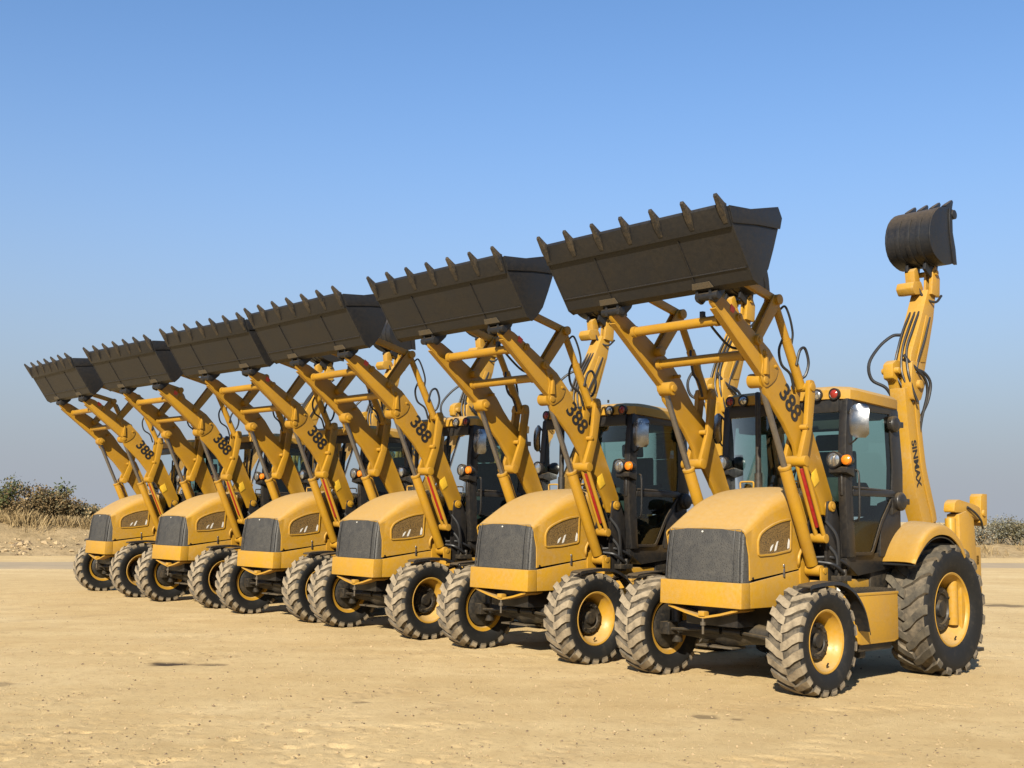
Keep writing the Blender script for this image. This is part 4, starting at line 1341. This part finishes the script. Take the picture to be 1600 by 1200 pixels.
POSES = [(2.0656, 10.9968, -0.8312), (0.1712, 12.9811, -0.8249), (-1.7312, 15.1240, -0.8427), (-3.4297, 17.0566, -0.7864), (-5.3486, 19.1488, -0.7916), (-7.2786, 21.2943, -0.8645)]
LABELS = ['yellow backhoe loader nearest the camera, at the right end of the row',
          'yellow backhoe loader second from the right, its cab just left of the nearest machine',
          'yellow backhoe loader third from the right in the parked row',
          'yellow backhoe loader third from the left in the parked row',
          'yellow backhoe loader second from the left, next to the farthest machine',
          'farthest and smallest yellow backhoe loader, left end of the row by the scrub']
proto = make_loader()
for i, (x, y, t) in enumerate(POSES):
    o = proto if i == 0 else copy_tree(proto)
    z = np.mean([gz_at(x + math.cos(t) * lx - math.sin(t) * ly, y + math.sin(t) * lx + math.cos(t) * ly) for lx in (-0.9, 0.9) for ly in (FY, RY)])
    o.location = (x, y, float(z) - 0.012)
    o.rotation_euler = (0, 0, t)
    for ch in o.children:
        if ch.name.startswith('front_wheel'): ch.rotation_euler = (R((i * 47 + (13 if ch.location.x > 0 else 31)) % 60), 0, R((0.0, -1.6, 1.2, -2.2, 0.8, -1.0)[i]))
        elif ch.name.startswith('rear_wheel'): ch.rotation_euler = (R((i * 71 + 19) % 60), 0, 0)
    tag(o, LABELS[i], 'backhoe loader', 'backhoe loaders parked in a row with raised buckets')

# ------------------------------------------------------------------ earth bank, road, scrub
BDIR = Vector((37.0, 13.0)).normalized()                     # the bank runs along this line
BNOR = Vector((-BDIR.y, BDIR.x))
BORG = Vector((-16.0, 37.0))
def bank_xy(u, v):
    p = BORG + BDIR * u + BNOR * v
    return p.x, p.y

k = NT('bank_earth')
co = k.coords()
n1 = k.noise(co, 0.5, 6, 0.7, 0.5)
n2 = k.noise(co, 3.5, 6, 0.75)
n3 = k.noise(co, 16, 5, 0.8)
col = k.ramp(n1, [(0.3, (0.30, 0.22, 0.115)), (0.52, (0.42, 0.31, 0.17)), (0.72, (0.50, 0.385, 0.22))])
col = k.mix(k.gray(n2, 0.46, 0.70, 0, 0.85), col, (0.21, 0.15, 0.075))
col = k.mix(k.gray(n3, 0.58, 0.75, 0, 0.6), col, (0.17, 0.12, 0.07))
k.set(Base_Color=col, Roughness=0.95)
k.b.inputs['Specular IOR Level'].default_value = 0.1
k.bump(k.math('ADD', n2, n3), 0.8, 0.06)

bu = np.concatenate([np.arange(-45, -12, 0.5), np.arange(-12, 10, 0.16), np.arange(10, 34, 0.4), np.arange(34, 52, 0.16), np.arange(52, 90, 0.6)])
bv = np.concatenate([np.arange(-0.8, 8, 0.16), np.arange(8, 40, 1.0)])
BU, BV = np.meshgrid(bu, bv)
def bank_h(u, v):
    hl = 1.12 - 0.62 * np.clip((u + 2) / 22, 0, 1)            # lower towards the right
    vv = v + 1.4 * fbm(u * 0.18, v * 0.18, 3, 41)
    s_ = np.clip(vv / 4.6, 0, 1); s_ = s_ * s_ * (3 - 2 * s_)
    h = hl * s_ + 0.35 * fbm(u * 0.45, v * 0.45, 5, 61, 0.55) * np.clip(vv / 1.2, 0, 1)
    low = np.clip(1 - np.abs(vv - 1.1) / 0.9, 0, 1)
    h = h + 0.34 * low * (vnoise(u * 0.55, v * 0.3, 8) ** 2) * np.clip((6 - u) / 4, 0, 1)
    h = h - 0.5 * np.clip((v - 20) / 20, 0, 1)
    return np.where(v < -0.4, -0.12, h - 0.03)
BX = BORG.x + BDIR.x * BU + BNOR.x * BV
BY = BORG.y + BDIR.y * BU + BNOR.y * BV
BZ = bank_h(BU, BV)
nb, na = BU.shape
idx = np.arange(na * nb).reshape(nb, na)
bq = np.stack([idx[:-1, :-1], idx[:-1, 1:], idx[1:, 1:], idx[1:, :-1]], -1).reshape(-1, 4)
bank = np_mesh('earth_bank', np.stack([BX, BY, BZ], -1).reshape(-1, 3), bq, ['bank_earth'])
tag(bank, kind='structure')

def bank_z(u, v):
    return float(bank_h(np.array([float(u)]), np.array([float(v)]))[0])

k = NT('dusty_road')
co = k.coords()
n1 = k.noise(co, 0.7, 5, 0.65)
n2 = k.noise(co, 14, 5, 0.7)
col = k.mix(k.gray(n1, 0.35, 0.68), (0.36, 0.28, 0.17), (0.44, 0.33, 0.19))
col = k.mix(k.gray(n2, 0.5, 0.75, 0, 0.4), col, (0.24, 0.19, 0.125))
k.set(Base_Color=col, Roughness=0.9)
k.bump(n2, 0.3, 0.01)
ru = np.arange(-60, 95, 1.0); rv = np.linspace(-8.6, -4.4, 12)
RU, RV = np.meshgrid(ru, rv)
RV = RV + 0.5 * fbm(RU * 0.15, RV * 0.0, 3, 5) + (0.25 * fbm(RU * 0.9, RV, 3, 6))
RX = BORG.x + BDIR.x * RU + BNOR.x * RV; RYY = BORG.y + BDIR.y * RU + BNOR.y * RV
nearr = np.clip((60 - np.hypot(RX, RYY)) / 30, 0, 1)
RZ = ground_h(RX, RYY, np.zeros_like(RX)) * nearr + 0.022
RZ[0] -= 0.06; RZ[-1] -= 0.06
idx = np.arange(RU.size).reshape(RU.shape)
rq = np.stack([idx[:-1, :-1], idx[:-1, 1:], idx[1:, 1:], idx[1:, :-1]], -1).reshape(-1, 4)
tag(np_mesh('road', np.stack([RX, RYY, RZ], -1).reshape(-1, 3), rq, ['dusty_road']), kind='structure')

def leaf_mat(name, stops, trans=0.25):
    k = NT(name)
    n = k.noise(k.coords(), 2.2, 5, 0.7)
    g = k.n('ShaderNodeNewGeometry')
    f = k.math('ADD', k.math('MULTIPLY', n, 0.55), k.math('MULTIPLY', g.outputs['Random Per Island'], 0.45))
    k.set(Base_Color=k.ramp(f, stops), Roughness=0.8)
    k.b.inputs['Specular IOR Level'].default_value = 0.15
    return k.m
leaf_mat('leaf_green', [(0.25, (0.035, 0.050, 0.018)), (0.5, (0.075, 0.090, 0.030)), (0.75, (0.14, 0.13, 0.055))])
leaf_mat('leaf_rust', [(0.22, (0.055, 0.042, 0.019)), (0.45, (0.135, 0.093, 0.042)), (0.7, (0.24, 0.165, 0.078))])
leaf_mat('leaf_olive', [(0.22, (0.055, 0.052, 0.028)), (0.5, (0.125, 0.112, 0.06)), (0.75, (0.21, 0.18, 0.105))])
leaf_mat('leaf_straw', [(0.22, (0.13, 0.09, 0.04)), (0.5, (0.27, 0.19, 0.09)), (0.75, (0.42, 0.32, 0.17))])
leaf_mat('leaf_grey', [(0.22, (0.10, 0.105, 0.085)), (0.5, (0.19, 0.19, 0.155)), (0.75, (0.30, 0.29, 0.245))])
simple('bark', (0.11, 0.085, 0.06), 0.9)

def shrub(name, loc, w, h, mats, leaves, seed, label, droop=0.3, leaf=0.055, stems=9, spread=0.9, cat='shrub', group='shrubs on the earth bank'):
    rnd = random.Random(seed)
    root = bpy.data.objects.new(name, None)
    COL.objects.link(root)
    root.location = loc
    tag(root, label, cat, group)
    st = MB()
    tips = []
    for i in range(stems):
        a = 2 * math.pi * (i + rnd.random() * 0.7) / stems
        lean = spread * (0.25 + 0.75 * rnd.random())
        L = h * (0.62 + 0.42 * rnd.random())
        p0 = V(rnd.uniform(-0.08, 0.08) * w, rnd.uniform(-0.08, 0.08) * w, -0.08)
        tip = V(math.cos(a) * w * 0.46 * lean, math.sin(a) * w * 0.46 * lean, L * (1 - 0.30 * lean))
        mid = p0.lerp(tip, 0.5) + V(0, 0, 0.16 * L)
        pts = smooth_path([p0, mid, tip + V(0, 0, -droop * 0.12 * L)], 5)
        r0 = 0.012 + 0.016 * rnd.random()
        n_ = len(pts)
        for j in range(n_ - 1):
            st.cyl(pts[j], pts[j + 1], r0 * (1 - 0.75 * j / n_), r0 * (1 - 0.75 * (j + 1) / n_), n=5, caps=False)
        tips.append(pts)
        for b_ in range(5):
            j = rnd.randint(3, n_ - 2)
            q = pts[j]
            e = q + V(rnd.uniform(-1, 1), rnd.uniform(-1, 1), rnd.uniform(0.0, 1.0)).normalized() * (0.16 + 0.22 * rnd.random()) * h
            st.cyl(q, e, r0 * 0.4, r0 * 0.15, n=4, caps=False)
            tips.append([q, q.lerp(e, 0.5), e])
    build('stem', st, 'bark', root)
    # clumps of leaf-sized faces along the twigs
    vs_, fs_, mi = [], [], []
    for i in range(int(leaves * 1.6)):
        br = tips[rnd.randrange(len(tips))]
        t = rnd.random() ** 0.6
        j = min(int(t * (len(br) - 1)), len(br) - 2)
        c = br[j].lerp(br[j + 1], rnd.random())
        c = c + V(rnd.gauss(0, 1), rnd.gauss(0, 1), rnd.gauss(0, 1) - 0.25) * 0.036 * (w + h)
        if c.z < 0.02: c.z = 0.02 + rnd.random() * 0.1
        d = V(rnd.uniform(-1, 1), rnd.uniform(-1, 1), rnd.uniform(-0.9, 0.9)).normalized()
        u = d.orthogonal().normalized(); u.rotate(Matrix.Rotation(rnd.random() * 6.28, 3, d))
        L = leaf * (0.6 + 0.8 * rnd.random()); W_ = L * (0.22 + 0.2 * rnd.random())
        wv = d.cross(u)
        b0 = len(vs_)
        vs_ += [c - d * L * 0.5, c + u * W_, c + d * L * 0.6, c - u * W_ + wv * W_ * 0.4]
        fs_.append((b0, b0 + 1, b0 + 2, b0 + 3))
        mi.append(0 if rnd.random() < 0.72 else 1)
    me = bpy.data.meshes.new('foliage')
    me.from_pydata([tuple(v) for v in vs_], [], fs_)
    for m_ in mats: me.materials.append(MAT[m_])
    me.polygons.foreach_set('material_index', mi)
    fo = bpy.data.objects.new('foliage', me)
    COL.objects.link(fo); fo.parent = root
    return root

def uv_of(px_x, depth_v):
    """bank coordinate u at which the line of sight of image column px_x (1600 wide) meets offset v"""
    k_ = (px_x - 800) / 1778.0
    # x = k*y
    # BORG + BDIR*u + BNOR*v
    ox, oy = BORG.x + BNOR.x * depth_v, BORG.y + BNOR.y * depth_v
    return (k_ * oy - ox) / (BDIR.x - k_ * BDIR.y)

SHRUBS = [
    (8, 5.2, 2.0, 1.6, ('leaf_green', 'leaf_rust'), 2200, 'tall green shrub with upright twigs at the left edge of the picture'),
    (-40, 5.4, 2.2, 1.7, ('leaf_green', 'leaf_olive'), 1800, 'green shrub on the bank just past the left edge of the picture'),
    (76, 4.9, 2.2, 1.30, ('leaf_rust', 'leaf_olive'), 3400, 'big rust brown rounded shrub on the bank left of the farthest loader'),
    (38, 4.6, 2.0, 0.95, ('leaf_rust', 'leaf_straw'), 1800, 'low rust brown shrub between the tall green shrub and the big rounded one'),
    (112, 4.7, 1.5, 0.95, ('leaf_rust', 'leaf_olive'), 1800, 'low brown shrub sloping down towards the farthest loader'),
    (98, 5.6, 1.0, 1.5, ('leaf_green', 'leaf_olive'), 420, 'thin dark green sapling with arching fronds behind the big rounded shrub'),
    (150, 4.8, 1.8, 0.8, ('leaf_olive', 'leaf_straw'), 1400, 'small dry shrub on the bank directly behind the farthest hood'),
]
for i, (px, v, w, h, mats, nl, lab) in enumerate(SHRUBS):
    u = uv_of(px, v)
    x, y = bank_xy(u, v)
    shrub('shrub' if h < 1.7 or i < 2 else 'sapling', (x, y, bank_z(u, v)), w, h, mats, nl, 100 + i, lab, stems=(5 if i == 5 else 10), leaf=0.11 if i == 5 else 0.075)
RIGHT = [
    (1528, 4.5, 2.4, 1.0, ('leaf_grey', 'leaf_straw'), 1500, 'low grey scrub bush right behind the yellow stabiliser leg'),
    (1556, 6.5, 3.0, 1.35, ('leaf_grey', 'leaf_olive'), 2200, 'wide grey green scrub bush between the stabiliser and the right edge'),
    (1584, 4.0, 2.4, 1.45, ('leaf_olive', 'leaf_grey'), 2600, 'taller dark twiggy bush near the right edge of the picture'),
    (1612, 5.0, 2.6, 1.3, ('leaf_olive', 'leaf_grey'), 2000, 'dark twiggy bush cut by the right edge of the picture'),
    (1500, 7.5, 2.8, 1.2, ('leaf_grey', 'leaf_olive'), 1500, 'pale scrub bush mostly hidden behind the nearest rear wheel'),
]
for i, (px, v, w, h, mats, nl, lab) in enumerate(RIGHT):
    u = uv_of(px, v)
    x, y = bank_xy(u, v)
    shrub('scrub_bush', (x, y, bank_z(u, v)), w, h, mats, nl, 200 + i, lab, stems=9, leaf=0.07, spread=1.0, cat='bush', group='scrub bushes along the far edge of the yard')

# dry grass in front of and between the shrubs
rng = np.random.default_rng(5)
NG = 16000
gpx = rng.uniform(-80, 200, NG)
left_ = rng.random(NG) < 0.66
gv_ = np.where(left_, rng.normal(4.3, 0.5, NG), rng.normal(2.9, 0.9, NG))
gu_ = np.where(left_, np.array([uv_of(p_, 3.5) for p_ in gpx]), rng.uniform(26, 50, NG)) + rng.normal(0, 0.25, NG)
cl_ = vnoise(gu_ * 1.1, gv_ * 1.1, 19)
keep = cl_ > 0.52
gu_, gv_, cl_ = gu_[keep], gv_[keep], cl_[keep]
NG = len(gu_)
gh_ = rng.uniform(0.08, 0.44, NG) * (0.4 + cl_)
gx_ = BORG.x + BDIR.x * gu_ + BNOR.x * gv_; gy_ = BORG.y + BDIR.y * gu_ + BNOR.y * gv_
gz_ = bank_h(gu_, gv_) - 0.02
ga_ = rng.uniform(0, 6.28, NG); gl_ = rng.uniform(0, 0.55, NG); gw_ = rng.uniform(0.006, 0.014, NG)
dx_, dy_ = np.cos(ga_), np.sin(ga_)
P0 = np.stack([gx_ + dy_ * gw_, gy_ - dx_ * gw_, gz_], -1); P1 = np.stack([gx_ - dy_ * gw_, gy_ + dx_ * gw_, gz_], -1)
P2 = np.stack([gx_ + dx_ * gh_ * gl_ * 0.4 - dy_ * gw_ * 0.7, gy_ + dy_ * gh_ * gl_ * 0.4 + dx_ * gw_ * 0.7, gz_ + gh_ * 0.6], -1)
P3 = np.stack([gx_ + dx_ * gh_ * gl_, gy_ + dy_ * gh_ * gl_, gz_ + gh_], -1)
vs_ = np.stack([P0, P1, P2, P3], 1).reshape(-1, 3).tolist()
fs_ = [q for i in range(NG) for q in ((4 * i, 4 * i + 1, 4 * i + 2), (4 * i, 4 * i + 2, 4 * i + 3))]
me = bpy.data.meshes.new('dry_grass')
me.from_pydata(vs_, [], fs_)
me.materials.append(MAT['leaf_straw'])
gr = bpy.data.objects.new('dry_grass', me)
COL.objects.link(gr)
tag(gr, 'straw coloured dry grass along the top of the earth bank', 'grass', kind='stuff')

# loose stones: rubble on the bank, pebbles and clods in the yard
def stones(name, spots, mat, label, cat):
    rnd = random.Random(hash(name) % 1000 if False else len(spots))
    base = [V(1, 0, 0), V(-1, 0, 0), V(0, 1, 0), V(0, -1, 0), V(0, 0, 1), V(0, 0, -1)]
    tri = [(0, 2, 4), (2, 1, 4), (1, 3, 4), (3, 0, 4), (2, 0, 5), (1, 2, 5), (3, 1, 5), (0, 3, 5)]
    vs2, fs2, mi2 = [], [], []
    for (x, y, z, r) in spots:
        b0 = len(vs2)
        rot = Matrix.Rotation(rnd.random() * 6.28, 3, 'Z') @ Matrix.Rotation(rnd.uniform(-0.5, 0.5), 3, 'X')
        sc = (rnd.uniform(0.7, 1.3), rnd.uniform(0.7, 1.3), rnd.uniform(0.45, 0.8))
        for b in base:
            q = rot @ V(b.x * sc[0], b.y * sc[1], b.z * sc[2]) * r * rnd.uniform(0.8, 1.15)
            vs2.append((x + q.x, y + q.y, z + q.z))
        fs2 += [tuple(b0 + i for i in t) for t in tri]
        mi2 += [0 if rnd.random() < 0.7 else 1] * 8
    me = bpy.data.meshes.new(name)
    me.from_pydata(vs2, [], fs2)
    for m_ in mat: me.materials.append(MAT[m_])
    me.polygons.foreach_set('material_index', mi2)
    o = bpy.data.objects.new(name, me)
    COL.objects.link(o)
    return tag(o, label, cat, kind='stuff')
rnd = random.Random(11)
sp = []
for i in range(170):
    u = uv_of(rnd.uniform(-60, 170), 1.5); v = rnd.gauss(1.1, 0.7)
    if v < 0.1: continue
    if i % 3 == 0: u, v = uv_of(rnd.gauss(45, 9), 1.5), rnd.gauss(1.5, 0.3)
    r = abs(rnd.gauss(0, 0.05)) + 0.015
    if i % 9 == 0: r += 0.05
    x, y = bank_xy(u, v)
    sp.append((x, y, bank_z(u, v) + r * 0.15, r))
stones('rubble', sp, ['stone', 'dark_stone'], 'loose stones and clods at the foot of the earth bank', 'stones')
sp = []
NP_ = 7000
py = 6 + 16 * rng.random(NP_) ** 2.0
pxx = rng.uniform(-0.46, 0.46, NP_) * py
pr_ = np.minimum(0.004 + np.abs(rng.normal(0, 0.0048, NP_)), 0.022)
pz = ground_h(pxx, py, np.zeros(NP_)) + pr_ * 0.2
sp = list(zip(pxx.tolist(), py.tolist(), pz.tolist(), pr_.tolist()))
stones('pebbles', sp, ['stone', 'dark_stone'], 'small pebbles and clods scattered over the sandy yard', 'pebbles')
